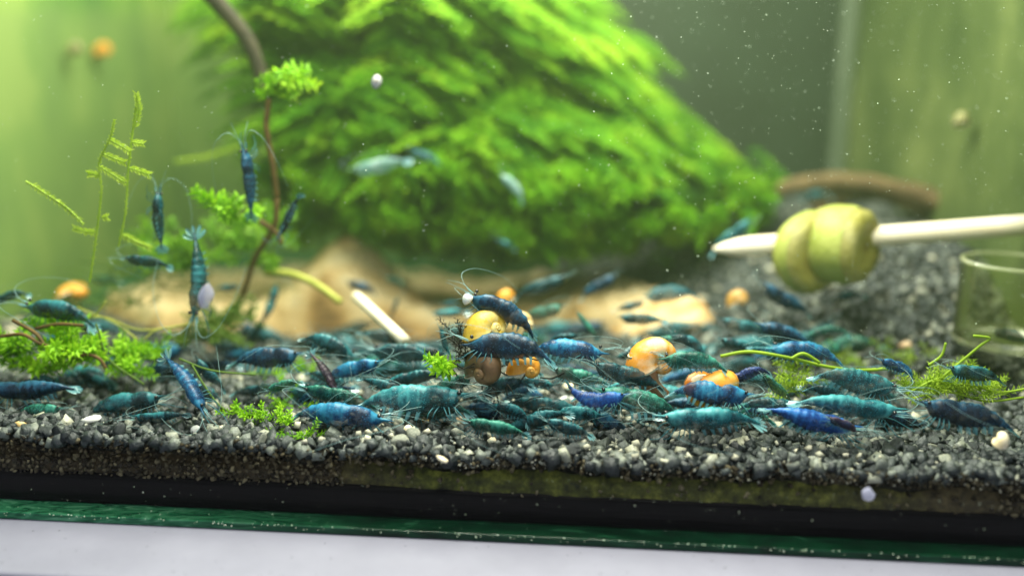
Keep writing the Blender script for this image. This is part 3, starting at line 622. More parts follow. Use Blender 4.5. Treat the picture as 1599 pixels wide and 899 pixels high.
# dark tangle of roots next to the yellow snail
P_ = []
for i in range(20):
    a = Vector(at(random.uniform(690, 850), random.uniform(560, 640), random.uniform(1.6, 3))); b = a + Vector((random.uniform(-.9, .9), random.uniform(-.4, .4), random.uniform(-.25, .8)))
    P_.append([a, (a + b) / 2 + Vector((random.uniform(-.2, .2), 0, random.uniform(-.2, .3))), b])
rt = empty('root_tangle', at(770, 600, 2.2)); tag(rt, 'dark tangle of fine roots under and beside the yellow snail', 'roots'); mb = MB()
for p in P_: mb.tube(bez([q - rt.location for q in p], 5), [.02 * random.uniform(.5, 1.1)] * 11, 4)
kind(obj('rootlets', mb.me('rootlets', M['root']), rt), 'stuff')
bushel('root_tuft', 'black bristly tuft between the star shaped sprig and the yellow snail', 'roots', [at(722, 545, 2.3), at(735, 565, 2.3), at(715, 525, 2.6)], M['root'], seed=21, n=4, wl=.18, ww=.02, L=(.3, .7), spread=.2)

# ---------------------------------------------------------------- wood
def inpoly(P, x, y):
    c = False; n = len(P); dm = 1e9
    for i in range(n):
        x1, y1 = P[i]; x2, y2 = P[(i + 1) % n]
        if (y1 > y) != (y2 > y) and x < (x2 - x1) * (y - y1) / (y2 - y1) + x1: c = not c
        t = max(0, min(1, ((x - x1) * (x2 - x1) + (y - y1) * (y2 - y1)) / ((x2 - x1) ** 2 + (y2 - y1) ** 2))); dm = min(dm, math.hypot(x - x1 - t * (x2 - x1), y - y1 - t * (y2 - y1)))
    return dm if c else -dm
GP = [ground(px, py) for px, py in [(150, 492), (240, 520), (350, 520), (480, 528), (600, 536), (700, 530), (800, 522), (900, 524), (1010, 532), (1100, 524), (1130, 500), (1060, 470), (960, 452), (860, 446), (640, 442), (450, 440), (250, 455)]]
GP2 = [(p.x, p.y) for p in GP]
lump = at(545, 415, 15.5); hol = ground(500, 508)
x0, x1, y0, y1 = min(p[0] for p in GP2), max(p[0] for p in GP2), min(p[1] for p in GP2), max(p[1] for p in GP2); nx, ny = 260, 150; V = []; F = []; keep = {}; A = []
for j in range(ny + 1):
    for i in range(nx + 1):
        x = x0 + (x1 - x0) * i / nx; y = y0 + (y1 - y0) * j / ny; d = inpoly(GP2, x, y)
        if d < -.15: continue
        e = sm(-.15, .7, d); hh = (.85 - .25 * sm(1, 7, x) + .28 * noise.noise((x * .5, y * .7, 2)) + .22 * noise.noise((x * 1.6, y * 2.2, 2)) + .12 * noise.noise((x * 3.6, y * 5, 2)) + .07 * noise.noise((x * 8, y * 9, 2)) - .32 * sm(2.5, 7, x) * sm(.02, .25, noise.noise((x * .8, y * 1.0, 12))))
        g = math.exp(-(((x - lump.x) / 2.1) ** 2 + ((y - lump.y) / 2.6) ** 2)); gg = math.exp(-(((x - hol.x) / 2.4) ** 2 + ((y - hol.y - .3) / 1.5) ** 2))
        z = H(x, y) - .2 + e * (hh + .2) + 3.1 * g * e - .35 * gg
        keep[(i, j)] = len(V); V.append((x, y, z)); A.append(max(0, min(1, .25 + .6 * e - .95 * gg + .7 * noise.noise((x * .7, y * 1.6, 9)))))
for (i, j), a in keep.items():
    if (i + 1, j) in keep and (i, j + 1) in keep and (i + 1, j + 1) in keep: F.append((a, keep[(i + 1, j)], keep[(i + 1, j + 1)], keep[(i, j + 1)]))
tag(obj('driftwood_slab', mesh('driftwood_slab', V, F, M['tan'], True, A)), 'large flat tan wood slab with a rounded hump lying under the moss mound', 'driftwood')
mb = MB(); a, b = at(556, 462, 7.4), at(632, 532, 5.0); mb.tube([a.lerp(b, i / 5) for i in range(6)], .17, 10); tag(obj('bamboo_splinter', mb.me('bamboo_splinter', M['bamboo'])), 'short pale bamboo piece leaning against the tan wood slab', 'stick')
# arched branch at the rear right
ar = empty('arched_branch', at(1200, 330, 19)); tag(ar, 'brown arched driftwood on the banked gravel at the rear right', 'driftwood')
def lumpytube(P, r, name, mtl, root, seg=10, n=8):
    q = bez([Vector(p) - root.location for p in P], n); mb = MB(); mb.tube(q, [r * (1 + .3 * noise.noise(v * .8)) for v in q], seg, .5)
    o = obj(name, mb.me(name, mtl), root); return o
lumpytube([at(1165, 335, 19), at(1215, 298, 19), at(1300, 283, 19), at(1380, 290, 18.5), at(1460, 312, 18), at(1540, 345, 17)], .38, 'branch', M['brown'], ar)
lumpytube([at(1270, 330, 19.6), at(1310, 308, 19.6), at(1370, 300, 19.6), at(1440, 325, 19), at(1500, 345, 18)], .42, 'branch', M['brown'], ar)

# ---------------------------------------------------------------- skewer with zucchini slices
a, b = at(1114, 389, 9.2), at(1618, 350, 9.2); d = (b - a).normalized()
sk = empty('skewer', a); tag(sk, 'pale bamboo skewer with a pointed tip holding two zucchini slices', 'skewer')
mb = MB(); mb.tube([Vector((0, 0, 0)), d * .35, d * .8, d * 1.2] + [d * (1.2 + i * 1.5) for i in range(1, 6)] + [b - a], [.06, .19, .29, .32] + [.32] * 6, 12); obj('stick', mb.me('stick', M['bamboo']), sk)
def slice_(cx, cy, Y, r, th, tilt, label):
    c = at(cx, cy, Y); root = empty('zucchini_slice', c); tag(root, label, 'zucchini slice', 'zucchini slices on the skewer')
    ax = orient((math.cos(tilt), -math.sin(tilt), .06), (0, 0, 1)).to_4x4(); root.matrix_world = Matrix.Translation(c) @ ax
    seg = 36; V = []; F = []; A = []; prof = [(-.44, .0), (-.46, .45), (-.5, .74), (-.40, .93), (0, 1.02), (.40, .93), (.5, .74), (.46, .45), (.44, .0)]
    for i, (t, q) in enumerate(prof):
        for k in range(seg):
            an = 2 * math.pi * k / seg; rr = r * q * (1 + .06 * noise.noise((math.cos(an) * 1.3, math.sin(an) * 1.3, cx))); V.append((t * th + .05 * noise.noise((an, q, 3)), math.cos(an) * rr, math.sin(an) * rr)); A.append(.2 + .6 * q)
    for i in range(len(prof) - 1):
        for k in range(seg): k2 = (k + 1) % seg; F.append((i * seg + k, i * seg + k2, (i + 1) * seg + k2, (i + 1) * seg + k))
    obj('flesh', mesh('flesh', V, F, M['zucchini'], True, A), root)
    V = []; F = []
    for i, (t, q) in enumerate([(-.30, .965), (-.15, 1.015), (.15, 1.015), (.30, .965)]):
        for k in range(seg):
            an = 2 * math.pi * k / seg; rr = r * (q + .012) * (1 + .06 * noise.noise((math.cos(an) * 1.3, math.sin(an) * 1.3, cx))); V.append((t * th, math.cos(an) * rr, math.sin(an) * rr))
    for i in range(3):
        for k in range(seg): k2 = (k + 1) % seg; F.append((i * seg + k, i * seg + k2, (i + 1) * seg + k2, (i + 1) * seg + k))
    obj('rind', mesh('rind', V, F, M['rind'], True), root)
slice_(1264, 394, 9.2, 1.28, .95, 1.0, 'left zucchini slice on the skewer, hanging lower with a darker brown middle')
slice_(1314, 382, 9.1, 1.22, 1.75, .70, 'right zucchini slice on the skewer, thicker and greener')

# ---------------------------------------------------------------- clear dish
dc = at(1592, 560, 6.2); rad = 1.5; e_ = at(1490, 535, 7.5); base = Vector((e_.x + rad, e_.y, e_.z)); hgt = 2.55
ds = empty('glass_dish', base); tag(ds, 'clear round glass feeding dish standing on the gravel at the right edge', 'dish')
def lathe(prof, seg=64):
    V = []; F = []
    for (r, z) in prof:
        for k in range(seg): an = 2 * math.pi * k / seg; V.append((r * math.cos(an), r * math.sin(an), z))
    for i in range(len(prof) - 1):
        for k in range(seg): k2 = (k + 1) % seg; F.append((i * seg + k, i * seg + k2, (i + 1) * seg + k2, (i + 1) * seg + k))
    return V, F
V, F = lathe([(0.01, .12), (rad - .3, .12), (rad - .12, .2), (rad - .08, .4), (rad - .08, hgt - .06)]); obj('inner_wall', mesh('inner_wall', V, F, M['dish']), ds)
V, F = lathe([(0.01, 0), (rad - .2, 0), (rad - .05, .06), (rad, .2), (rad, hgt - .06)]); obj('outer_wall', mesh('outer_wall', V, F, M['dish']), ds)
V, F = lathe([(rad - .1, hgt - .07), (rad - .1, hgt), (rad - .04, hgt + .04), (rad + .02, hgt), (rad + .02, hgt - .07)]); obj('rim', mesh('rim', V, F, M['rim']), ds)
V, F = lathe([(rad + .02, .24), (rad + .03, .1), (rad - .06, .0), (rad - .2, -.02)]); obj('foot', mesh('foot', V, F, M['rim']), ds)

# ---------------------------------------------------------------- shells
def shell_mesh(name, mtl, turns=2.6, flat=.15, w0=.55, seg=14, grow=.19):
    """spiral shell: a tube growing along a coil; radius 1 overall"""
    V = []; F = []; A = []; n = int(turns * 22)
    for i in range(n + 1):
        th = 2 * math.pi * i / 22; g = math.exp(grow * (th - turns * 2 * math.pi)); R0 = (1 - w0 * .5) * g * .72; rt_ = w0 * g * .92
        c = Vector((R0 * math.cos(th), R0 * math.sin(th), -flat * 3.2 * (1 - g) * -1)); rad_ = Vector((math.cos(th), math.sin(th), 0)); rt_ *= 1 + .025 * math.sin(i * 1.9)
        for k in range(seg):
            q = 2 * math.pi * k / seg; V.append(c + rad_ * math.cos(q) * rt_ + Vector((0, 0, 1)) * math.sin(q) * rt_ * 1.12); A.append(.45 + .35 * math.sin(q) - .3 * ((i % 7) < 1) + .16 * math.sin(i * .9) + .12 * noise.noise((i * .2, k * .5, w0)) + .35 * (i < n * .62))
    for i in range(n):
        for k in range(seg): k2 = (k + 1) % seg; F.append((i * seg + k, (i + 1) * seg + k, (i + 1) * seg + k2, i * seg + k2))
    lipV = V[-seg:]
    return mesh(name, V, F, mtl, True, A), lipV
def snail(name, label, cat, loc, s, rot, mtl, lipm='lip', group=None, flesh=False, flat=.15, w0=.55):
    root = empty(name, loc); tag(root, label, cat, group); root.rotation_euler = rot; s *= 1.2; root.scale = (s, s, s)
    me, lv = shell_mesh('shell', M[mtl], flat=flat, w0=w0); obj('shell', me, root)
    c = sum((Vector(v) for v in lv), Vector()) / len(lv); V = []; F = []; k = len(lv); ta = 2 * math.pi * 57 / 22; tau = Vector((-math.sin(ta), math.cos(ta), 0)); out = Vector((math.cos(ta), math.sin(ta), 0))
    for q, off in ((1.05, 0), (1.03, .05), (.84, .05), (.80, -.15), (.5, -.5)):
        V += [c + (Vector(v) - c) * q + tau * off for v in lv]
    for i in range(4):
        for j in range(k): j2 = (j + 1) % k; F.append((i * k + j, (i + 1) * k + j, (i + 1) * k + j2, i * k + j2))
    F.append(tuple(4 * k + j for j in range(k)))
    obj('lip', mesh('lip', V, F, M[lipm]), root)
    if flesh:
        mb = MB(); q = bez([c - tau * .2, c + tau * .35, c + tau * .7 - out * .1, c + tau * 1.1 - out * .4], 5); mb.tube(q, [.42 * (1 - .7 * (i / (len(q) - 1)) ** 1.5) for i in range(len(q))], 10); obj('body', mb.me('body', M['flesh']), root)
    return root
snail('snail', 'round yellow snail shell beneath the dark shrimp in the middle', 'snail', at(760, 515, 2.6), .60, (R(70), R(18), R(40)), 's_yellow', 's_yellow', flat=.22, w0=.60)
snail('snail', 'brown snail shell tucked right behind the round yellow one', 'snail', at(806, 507, 4.6), .48, (R(80), 0, R(60)), 's_tan', flat=.3, w0=.6)
snail('snail', 'dark brown snail shell under the dark shrimp, below the yellow one', 'snail', at(770, 572, 2.2), .68, (R(100), R(10), R(-30)), 's_brown', flat=.25, w0=.6)
snail('snail', 'small amber snail shell right of the dark brown one', 'snail', at(822, 574, 2.4), .42, (R(85), R(20), R(20)), 's_orange', flat=.3, w0=.7)
snail('snail', 'bright orange snail shell with a cream spiral opening facing the glass', 'snail', at(1026, 562, 2.6), .74, (R(84), R(10), R(20)), 's_orangec', flesh=True, flat=.1)
snail('snail', 'amber snail shell touching the dark blue shrimp, right of the bright orange one', 'snail', at(1108, 592, 2.2), .60, (R(120), R(-15), R(70)), 's_orange', flat=.42, w0=.7)
snail('snail', 'tiny tan snail shell with a round opening on the gravel at the bottom left', 'snail', at(28, 672, .6), .24, (R(80), 0, R(200)), 's_tan', flat=.3, w0=.62)
snail('snail', 'tiny cream snail shell on the gravel at the bottom right', 'snail', at(1558, 685, .5), .22, (R(90), 0, R(100)), 's_cream', flat=.3, w0=.7)
snail('snail', 'blurred orange snail on gravel below the tip of the skewer', 'snail', at(1155, 467, 9), .36, (R(80), 0, 0), 's_amber', flat=.3, w0=.7)
snail('snail', 'orange snail on the ground behind the long blue shrimp at the left edge', 'snail', at(120, 470, 10), .60, (R(25), 0, R(20)), 's_orange', flat=.3, w0=.7)
snail('snail', 'small orange red snail behind the dark shrimp on the yellow shell', 'snail', at(792, 464, 9), .30, (R(80), 0, R(20)), 's_orange', flat=.2, w0=.7)
snail('snail', 'round orange snail stuck high on the side glass at the upper left', 'snail', at(165, 80, 23.1), .46, (R(90), 0, 0), 's_orange', 's_orange', flat=.1, w0=.7)
snail('snail', 'faint tan snail beside the round orange one high on the side glass', 'snail', at(122, 78, 20.4), .40, (R(90), 0, 0), 's_dull', 's_dull', flat=.1, w0=.7)
snail('snail', 'faint pale snail on the side glass at the upper right', 'snail', at(1505, 188, 14.6), .36, (R(90), 0, R(-90)), 's_dull', flat=.1, w0=.7)
# limpet on the glass
lm = empty('limpet', at(588, 128, .3)); tag(lm, 'tiny white oval limpet with a brown centre stuck to the front glass', 'limpet'); lm.rotation_euler = (R(90), R(15), 0)
V, F = lathe([(.01, .10), (.06, .09), (.11, .05), (.135, 0)], 20); obj('shell', mesh('shell', [(x * .8, y * 1.12, z) for x, y, z in V], F, M['white']), lm)
V, F = lathe([(.005, .125), (.03, .12), (.045, .10)], 12); obj('centre', mesh('centre', [(x * .6, y * .6 + .03, z + .002) for x, y, z in V], F, M['s_tan']), lm)

# ---------------------------------------------------------------- loose grains and chips
def grain(px, py, w_, h_, mtl, label, lift=.08, name='food_grain', cat='food grain', Y=None, group='pale food grains on the gravel'):
    p = ground(px, py, lift) if Y is None else at(px, py, Y); k = (p - CAM).length / FPX; 
    v = chip(int(px * 7 + py), True); v = v / np.abs(v).max(0); v = v * .7 + .3 * IV2
    o = obj(name, mesh(name, v * np.array([w_ * k / 2, (w_ + h_) * k / 4, h_ * k / 2]), IF2, M[mtl], True, [.5] * len(IV2)), None, p)
    o.rotation_euler = (random.uniform(-.4, .4), random.uniform(-.5, .5), random.uniform(-.4, .4)); return tag(o, label, cat, group)
for g in [
 (895, 606, 34, 18, 'cream', 'oval cream grain above the bright blue curled shrimp'),
 (882, 624, 32, 14, 'white', 'flat white chip resting on the bright blue curled shrimp'),
 (910, 616, 24, 11, 'white', 'narrow white chip right of the flat white one above the curled shrimp'),
 (850, 637, 22, 13, 'cream', 'cream grain left of the bright blue curled shrimp'),
 (787, 657, 38, 12, 'pinkish', 'long peach grain above the small teal shrimp near the glass'),
 (951, 639, 14, 20, 'cream', 'upright cream grain at the nose of the bright blue curled shrimp'),
 (636, 676, 20, 28, 'cream', 'upright cream grain on the gravel below the large teal shrimp'),
 (661, 661, 20, 22, 's_tan', 'rounded tan grain below the large teal shrimp'),
 (771, 689, 12, 26, 'cream', 'upright white grain close to the glass under the small teal shrimp'),
 (722, 656, 26, 14, 'pinkish', 'peach chip left of the small teal shrimp'),
 (735, 666, 22, 12, 'white', 'white chip touching the small teal shrimp on its left'),
 (1063, 679, 36, 16, 'cream', 'flat cream grain below the long teal blue shrimp near the glass'),
 (1022, 618, 26, 14, 'white', 'left chip of the white pile below the orange snail'),
 (1040, 613, 24, 14, 'cream', 'right chip of the white pile below the orange snail'),
 (1048, 622, 20, 10, 'cream', 'front chip of the white pile below the orange snail'),
 (1147, 508, 24, 16, 'cream', 'cream grain below the blurred orange snail on gravel'),
 (1338, 533, 28, 20, 'cream', 'cream grain on gravel in the gap left of the dish'),
 (1413, 540, 20, 14, 'pinkish', 'pink grain nearest the clear dish'),
 (955, 448, 20, 26, 'cream', 'upright cream grain behind the tan wood slab'),
 (893, 577, 18, 16, 'pinkish', 'peach grain above the long dark blue shrimp tail'),
 (1588, 540, 26, 16, 'pinkish', 'peach grain seen through the clear dish'),
 (326, 545, 22, 16, 'pinkish', 'tan grain above the banded blue shrimp'),
 (351, 592, 30, 14, 'cream', 'tan grain right of the banded blue shrimp'),
 (14, 520, 26, 16, 'cream', 'cream grain inside the far left moss clump'),
 (25, 508, 24, 14, 'cream', 'topmost cream grain behind the far left moss clump'),
 (182, 482, 30, 20, 'cream', 'left one of two blurred cream grains in front of the tan wood'),
 (212, 485, 32, 20, 'cream', 'right one of two blurred cream grains in front of the tan wood'),
 (306, 672, 16, 16, 'white', 'small white grain on gravel at the lower left'),
 (140, 655, 42, 14, 'white', 'flat greyish white chip on the gravel at the lower left'),
 (345, 668, 12, 10, 'cream', 'tiny cream grain beside the creeping moss strand'),
 (1068, 570, 16, 14, 'pinkish', 'small pink grain touching the orange snail'),
 (1006, 638, 14, 8, 'white', 'small white chip left of the long teal blue shrimp'),
 (835, 703, 10, 8, 'cream', 'tiny cream crumb by the glass under the peach grain'),
 (690, 717, 22, 10, 'cream', 'cream crumb by the glass at the start of the green algae film'),
 (1187, 652, 24, 12, 'pinkish', 'tan chip at the tail of the long teal blue shrimp'),
 (1057, 482, 30, 24, 's_tan', 'blurred tan pebble behind the orange snail'),
 (100, 465, 26, 20, 'cream', 'blurred cream grain left of the orange snail at the left'),
]: grain(*g)
# pale lavender blobs, thin domes set on the front glass
for px, py, a_, b_, Y, lb in [(321, 463, .28, .40, -6.5, None), (1355, 771, .15, .22, -1.2, None)]:
    pass
def glass_blob(px, py, rx, rz, label, tilt):
    c = at(px, py, -.612); V, F = lathe([(.02, .05), (.5, .045), (.85, .025), (1.0, 0)], 28)
    o = obj('lavender_blob', mesh('lavender_blob', [(x * rx * (1 + .3 * noise.noise((x * 1.5, y * 1.5, px))), y * rz * (1 + .3 * noise.noise((x * 1.5, y * 1.5, py + .5))), z) for x, y, z in V], F, M['spotc']), None, c, (R(90), R(tilt), 0)); tag(o, label, 'water spot', 'pale spots on the front glass')
M['spotc'] = clear('cloudy lavender spot', (.95, .95, 1.0), .8, .3, body=.6, bodycol=(.74, .76, .92))
glass_blob(321, 463, .17, .28, 'pale lavender blob on the front glass over the vertical shrimp', 20)
glass_blob(1355, 772, .14, .18, 'small pale lavender blob low on the front glass by the black seam', -15)
# specks drifting in the water
n = 2300; pts = []
while len(pts) < n:
    y = random.uniform(.3, 6); px = random.uniform(0, 1600) if random.random() < .55 else random.uniform(900, 1600); py = random.uniform(0, 640) if random.random() < .6 else random.uniform(0, 320)
    p = at(px, py, y)
    if p.z > H(p.x, p.y) + .2 and p.x < XR - .3: pts.append(p[:])
kind(scatter('specks', np.array(pts), rng.choice([.006, .010, .016, .025], n, p=[.42, .36, .19, .03]), np.full(n, .8), M['speck']), 'stuff', 'fine pale specks drifting in the water')
n = 170; pts = [at(random.uniform(0, 1600), random.uniform(745, 830), -.606)[:] for _ in range(n)]
kind(scatter('glass_dust', np.array(pts), rng.choice([.007, .01, .016], n, p=[.5, .4, .1]), np.full(n, .8), M['speck']), 'stuff', 'fine dust on the lower front glass')

# ---------------------------------------------------------------- shrimps
def shrimp_parts(curl=0.25, yaw=0.0, flare=1.0, tilt=0.0, fat=1.0):
    """unit-long shrimp, head to +X, back to +Z; curl bends the abdomen down, yaw bends it sideways"""
    def interp(T, u):
        for i in range(len(T) - 1):
            if u <= T[i + 1][0]: a, b = T[i], T[i + 1]; t = (u - a[0]) / (b[0] - a[0]); t = t * t * (3 - 2 * t); return a[1] + (b[1] - a[1]) * t
        return T[-1][1]
    HH = [(0, .012), (.10, .026), (.16, .046), (.24, .074), (.34, .100), (.42, .116), (.50, .122), (.60, .106), (.68, .118), (.76, .106), (.82, .078), (.865, .048), (.885, .020), (.93, .011), (1.0, .002)]
    n = 56; seg = 14; V = []; F = []; A = []; cen = {}
    # centre line: integrate the direction from the carapace backwards
    us = [i / n for i in range(n + 1)]; ang = {}
    c = {}; i0 = int(.60 * n); p = Vector((us[i0], 0, 0)); c[i0] = p.copy()
    for i in range(i0 + 1, n + 1): c[i] = Vector((us[i], 0, tilt * (us[i] - .6) + .035 * sm(.8, .92, us[i]) + .01 * sm(.9, 1, us[i])))
    q = p.copy(); D = {i: (0., 0.) for i in range(n + 1)}
    for i in range(i0 - 1, -1, -1):
        t = (us[i0] - us[i]) / .6; an = curl * 2.1 * t ** 1.5 - .22 * (1 - t) * sm(0, .25, t) + .04 * math.sin(t * 9); ya = yaw * 1.9 * t
        q = q + Vector((-math.cos(an) * math.cos(ya), math.sin(ya) * math.cos(an), -math.sin(an))) / n; c[i] = q.copy(); D[i] = (an, ya)
    segs = [.13, .215, .29, .365, .44, .52, .60]
    for i, u in enumerate(us):
        h = interp(HH, u) * (fat if .2 < u < .82 else 1); edge = 0
        if .13 < u < .60:
            for k in range(6):
                if segs[k] <= u < segs[k + 1]: f = (u - segs[k]) / (segs[k + 1] - segs[k]); h *= 1.05 - .10 * f; edge = 1 if f < .28 else 0
        an, ya = D[i]; up = Vector((math.sin(an) * -1, 0, math.cos(an))); 
        up = Vector((-math.sin(an) * math.cos(ya), math.sin(an) * math.sin(ya), math.cos(an)))
        side = Vector((math.sin(ya), math.cos(ya), 0))
        for k in range(seg):
            a = 2 * math.pi * k / seg; z = math.cos(a); y = math.sin(a)
            wz = h * (1.0 if z > 0 else 1.06 + .10 * (edge if u < .6 else 0)); wy = h * .68 * (1 - .25 * max(0, -z))
            nz_ = 1 + .07 * noise.noise((u * 9, a * 1.3, curl * 9)) + .04 * noise.noise((u * 25, a * 3, yaw * 9)); wz *= nz_; wy *= nz_
            V.append(c[i] + up * z * wz + side * y * wy)
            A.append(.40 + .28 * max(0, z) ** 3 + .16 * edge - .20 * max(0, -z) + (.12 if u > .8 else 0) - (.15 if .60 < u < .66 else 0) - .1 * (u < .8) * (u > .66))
    for i in range(n):
        for k in range(seg): k2 = (k + 1) % seg; F.append((i * seg + k, (i + 1) * seg + k, (i + 1) * seg + k2, i * seg + k2))
    F.append(tuple(range(seg))); F.append(tuple(n * seg + k for k in range(seg - 1, -1, -1)))
    body = mesh('body', V, F, None, True, A)
    # tail fan
    an, ya = D[2]; fd = Vector((-math.cos(an) * math.cos(ya), math.sin(ya), -math.sin(an))).normalized(); sd = Vector((math.sin(ya), math.cos(ya), 0)); up = fd.cross(sd)
    mb = MB(); b0 = c[5]
    for k, L in ((-2, .15), (-1, .17), (0, .17), (1, .17), (2, .15)):
        a = k * .34 * flare; d = (fd * math.cos(a) + sd * math.sin(a)); s2 = d.cross(up).normalized(); wv = .022 if k else .016; P = []
        for t, ww in ((0, .3), (.35, .9), (.7, 1.1), (.92, .75), (1, .25)): P += [b0 + d * L * t + s2 * wv * ww + up * .008 * k, b0 + d * L * t - s2 * wv * ww + up * .008 * k, b0 + d * L * t + up * .012]
        f = []
        for r_ in range(4): o_ = r_ * 3; f += [(o_, o_ + 3, o_ + 5, o_ + 2), (o_ + 2, o_ + 5, o_ + 4, o_ + 1)]
        mb.add(P, f, .7)
    fan = mb.me('tail_fan', M['fan'])
    # eye
    ev = IV2 * .020; eye = [mesh('eye', ev + np.array([.872, s * .038, .050]), IF2, M['eye'], True) for s in (-1, 1)]
    ant = []
    r = random.Random(int(curl * 100 + yaw * 10))
    for s in (-1, 1):
        mb = MB(); P = bez([(.90, s * .02, .0), (1.05, s * .07, .05), (1.12, s * .18, .10), (.98, s * .34, .08 + .1 * r.random()), (.66, s * .46, .02 + .12 * r.random()), (.35, s * .5, -.02)], 5); mb.tube(P, [.0032 * (1 - .6 * i / len(P)) for i in range(len(P))], 4, .5, False); ant.append(mb.me('antenna', M['whisker']))
        mb = MB(); P = bez([(.91, s * .015, .02), (1.06, s * .05, .05), (1.24, s * .10, .02 + .05 * s)], 5); mb.tube(P, [.004 * (1 - .6 * i / len(P)) for i in range(len(P))], 4, .5, False); ant.append(mb.me('antenna', M['whisker']))
        mb = MB(); mb.add([(.875, s * .03, .01), (.95, s * .052, .018), (1.0, s * .040, .018), (.95, s * .018, .022)], [(0, 1, 2, 3)], .6); ant.append(mb.me('antenna_scale', M['fan']))
    legs = []
    for j in range(5):
        for s in (-1, 1):
            x = .66 + j * .042; k = (j - 2) * .05 + .02 * s + r.uniform(-.05, .05); mb = MB(); P = [(x, s * .04, -.075), (x + k * .6 + .02, s * .085, -.12), (x + k + .04, s * .10, -.165), (x + k * 1.6 + .07 + r.uniform(-.04, .04), s * r.uniform(.05, .1), -.19)]
            mb.tube(bez(P, 2), [.0065, .006, .0055, .005, .0045, .0035, .002], 4, .5, False); legs.append(mb.me('leg', M['limb']))
    swim = []
    for j in range(5):
        i = int((.24 + j * .077) * n); an, ya = D[i]; up = Vector((-math.sin(an) * math.cos(ya), math.sin(an) * math.sin(ya), math.cos(an))); h = interp(HH, us[i]); fwd = Vector((math.cos(an), 0, math.sin(an)))
        for s in (-1, 1):
            b0 = c[i] - up * h * .95 + Vector((0, s * .03, 0)); mb = MB(); t1 = b0 - up * .075 - fwd * .02
            mb.add([b0 + fwd * .018, t1 + fwd * .006, t1 - fwd * .014, b0 - fwd * .018, (b0 + t1) / 2 + Vector((0, s * .012, 0))], [(0, 1, 4), (1, 2, 4), (2, 3, 4), (3, 0, 4)], .6); swim.append(mb.me('swimmeret', M['fan']))
    return dict(body=body, fan=fan, eye=eye, ant=ant, legs=legs, swim=swim)
POSE = {'a': shrimp_parts(.25), 'b': shrimp_parts(.10, .12, 1.2), 'c': shrimp_parts(.62, .05, .8), 'd': shrimp_parts(.05, -.2, 1.4), 'u': shrimp_parts(-.62, .0, .6), 'e': shrimp_parts(.40, -.1, 1.0), 'f': shrimp_parts(.34, .15, 1.0, -.22, 1.1), 'g': shrimp_parts(.18, -.12, .7, .12, .9), 'h': shrimp_parts(.5, .2, 1.2, -.3, 1.0)}
BM = {}
def body_mesh(pose, colr):
    if (pose, colr) not in BM: me = POSE[pose]['body'].copy(); me.materials.append(SM[colr]); BM[(pose, colr)] = me
    return BM[(pose, colr)]
GRP = 'dwarf shrimps in the tank'
nsh = [0]
def shrimp(hx, hy, tx, ty, Y, colr, pose, label, view='side', near=True, roll=0.0, group=None):
    """head pixel, tail pixel, depth: sits in the tank with its back up (side) or turned to the glass (back)"""
    yh, yt_ = Y if isinstance(Y, tuple) else (Y, Y)
    nsh[0] += 1; pr = random.Random(nsh[0] * 7 + 1)
    if view == 'side' and pose in 'abe': pose = pr.choice({'a': 'afa', 'b': 'bgf', 'e': 'ehe'}[pose])
    if view == 'side' and not roll: roll = pr.uniform(-28, 22)
    a, b = at(hx, hy, yh), at(tx, ty, yt_); d = a - b; L = d.length
    x = d.normalized(); up = Vector((0, 0, 1)) if view == 'side' else Vector((0, -1, .15)) if view == 'back' else Vector((0, 1, .1))
    rot = orient(x, up) @ Matrix.Rotation(R(roll), 3, 'X')
    root = bpy.data.objects.new('shrimp', None); root.empty_display_size = .2; link(root); tag(root, label, 'shrimp', group or GRP)
    root.matrix_world = Matrix.Translation(b) @ rot.to_4x4() @ Matrix.Diagonal((L / .98 * (1.35 if pose == 'u' else 1),) * 3 + (1,)) @ Matrix.Diagonal((1, pr.uniform(.9, 1.1), pr.uniform(.85, 1.15), 1))
    Q = POSE[pose]; obj('body', body_mesh(pose, colr), root); obj('tail_fan', Q['fan'], root)
    for e in Q['eye']: obj('eye', e, root)
    for e in (Q['ant'] if near else Q['ant'][:1]): obj(e.name.split('.')[0], e, root)
    if near:
        for e in Q['legs']: obj('leg', e, root)
        for e in Q['swim']: obj('swimmeret', e, root)
    return root
S = shrimp
# swimming, upper left
S(380, 222, 400, 340, 5.0, 'navy', 'b', 'upright dark shrimp swimming beside the thin brown stem', 'back')
S(434, 374, 468, 302, 5.4, 'navy', 'a', 'dark shrimp slanting head down just right of the brown stem', 'side', roll=60)
S(246, 292, 246, 390, 4.6, 'dteal', 'b', 'upright teal shrimp seen from its underside with spread whiskers', 'belly')
S(190, 404, 266, 412, 4.5, 'dteal', 'e', 'small dark shrimp lying level below the upright teal shrimp')
S(303, 505, 320, 362, (3.6, 4.4), 'dteal', 'd', 'vertical shrimp with its clear tail fan raised, nose in the moss', 'back')
S(140, 437, 190, 437, 10, 'green', 'a', 'small blurred green shrimp behind the thin moss stem', near=False)
S(375, 448, 335, 450, 8, 'teal', 'b', 'tiny teal shrimp half hidden behind the vertical shrimp', near=False)
S(-15, 475, 42, 448, 4.5, 'dteal', 'c', 'dark teal shrimp cut off by the left edge above the moss')
S(32, 474, 155, 494, 3.4, 'dteal', 'a', 'long teal shrimp resting on the bright moss at the left')
S(-25, 612, 112, 606, 1.8, 'navy', 'b', 'long dark blue shrimp at the left edge below the moss clump')
S(100, 640, 22, 642, 1.4, 'green', 'a', 'small sea green shrimp below the long dark blue one at the left edge')
S(262, 622, 130, 634, 1.8, 'dteal', 'e', 'faint dark shrimp lying on gravel left of the banded blue shrimp')
S(322, 648, 268, 546, (1.0, 2.2), 'blue', 'd', 'banded blue shrimp seen from above, pointing down towards the glass', 'back')
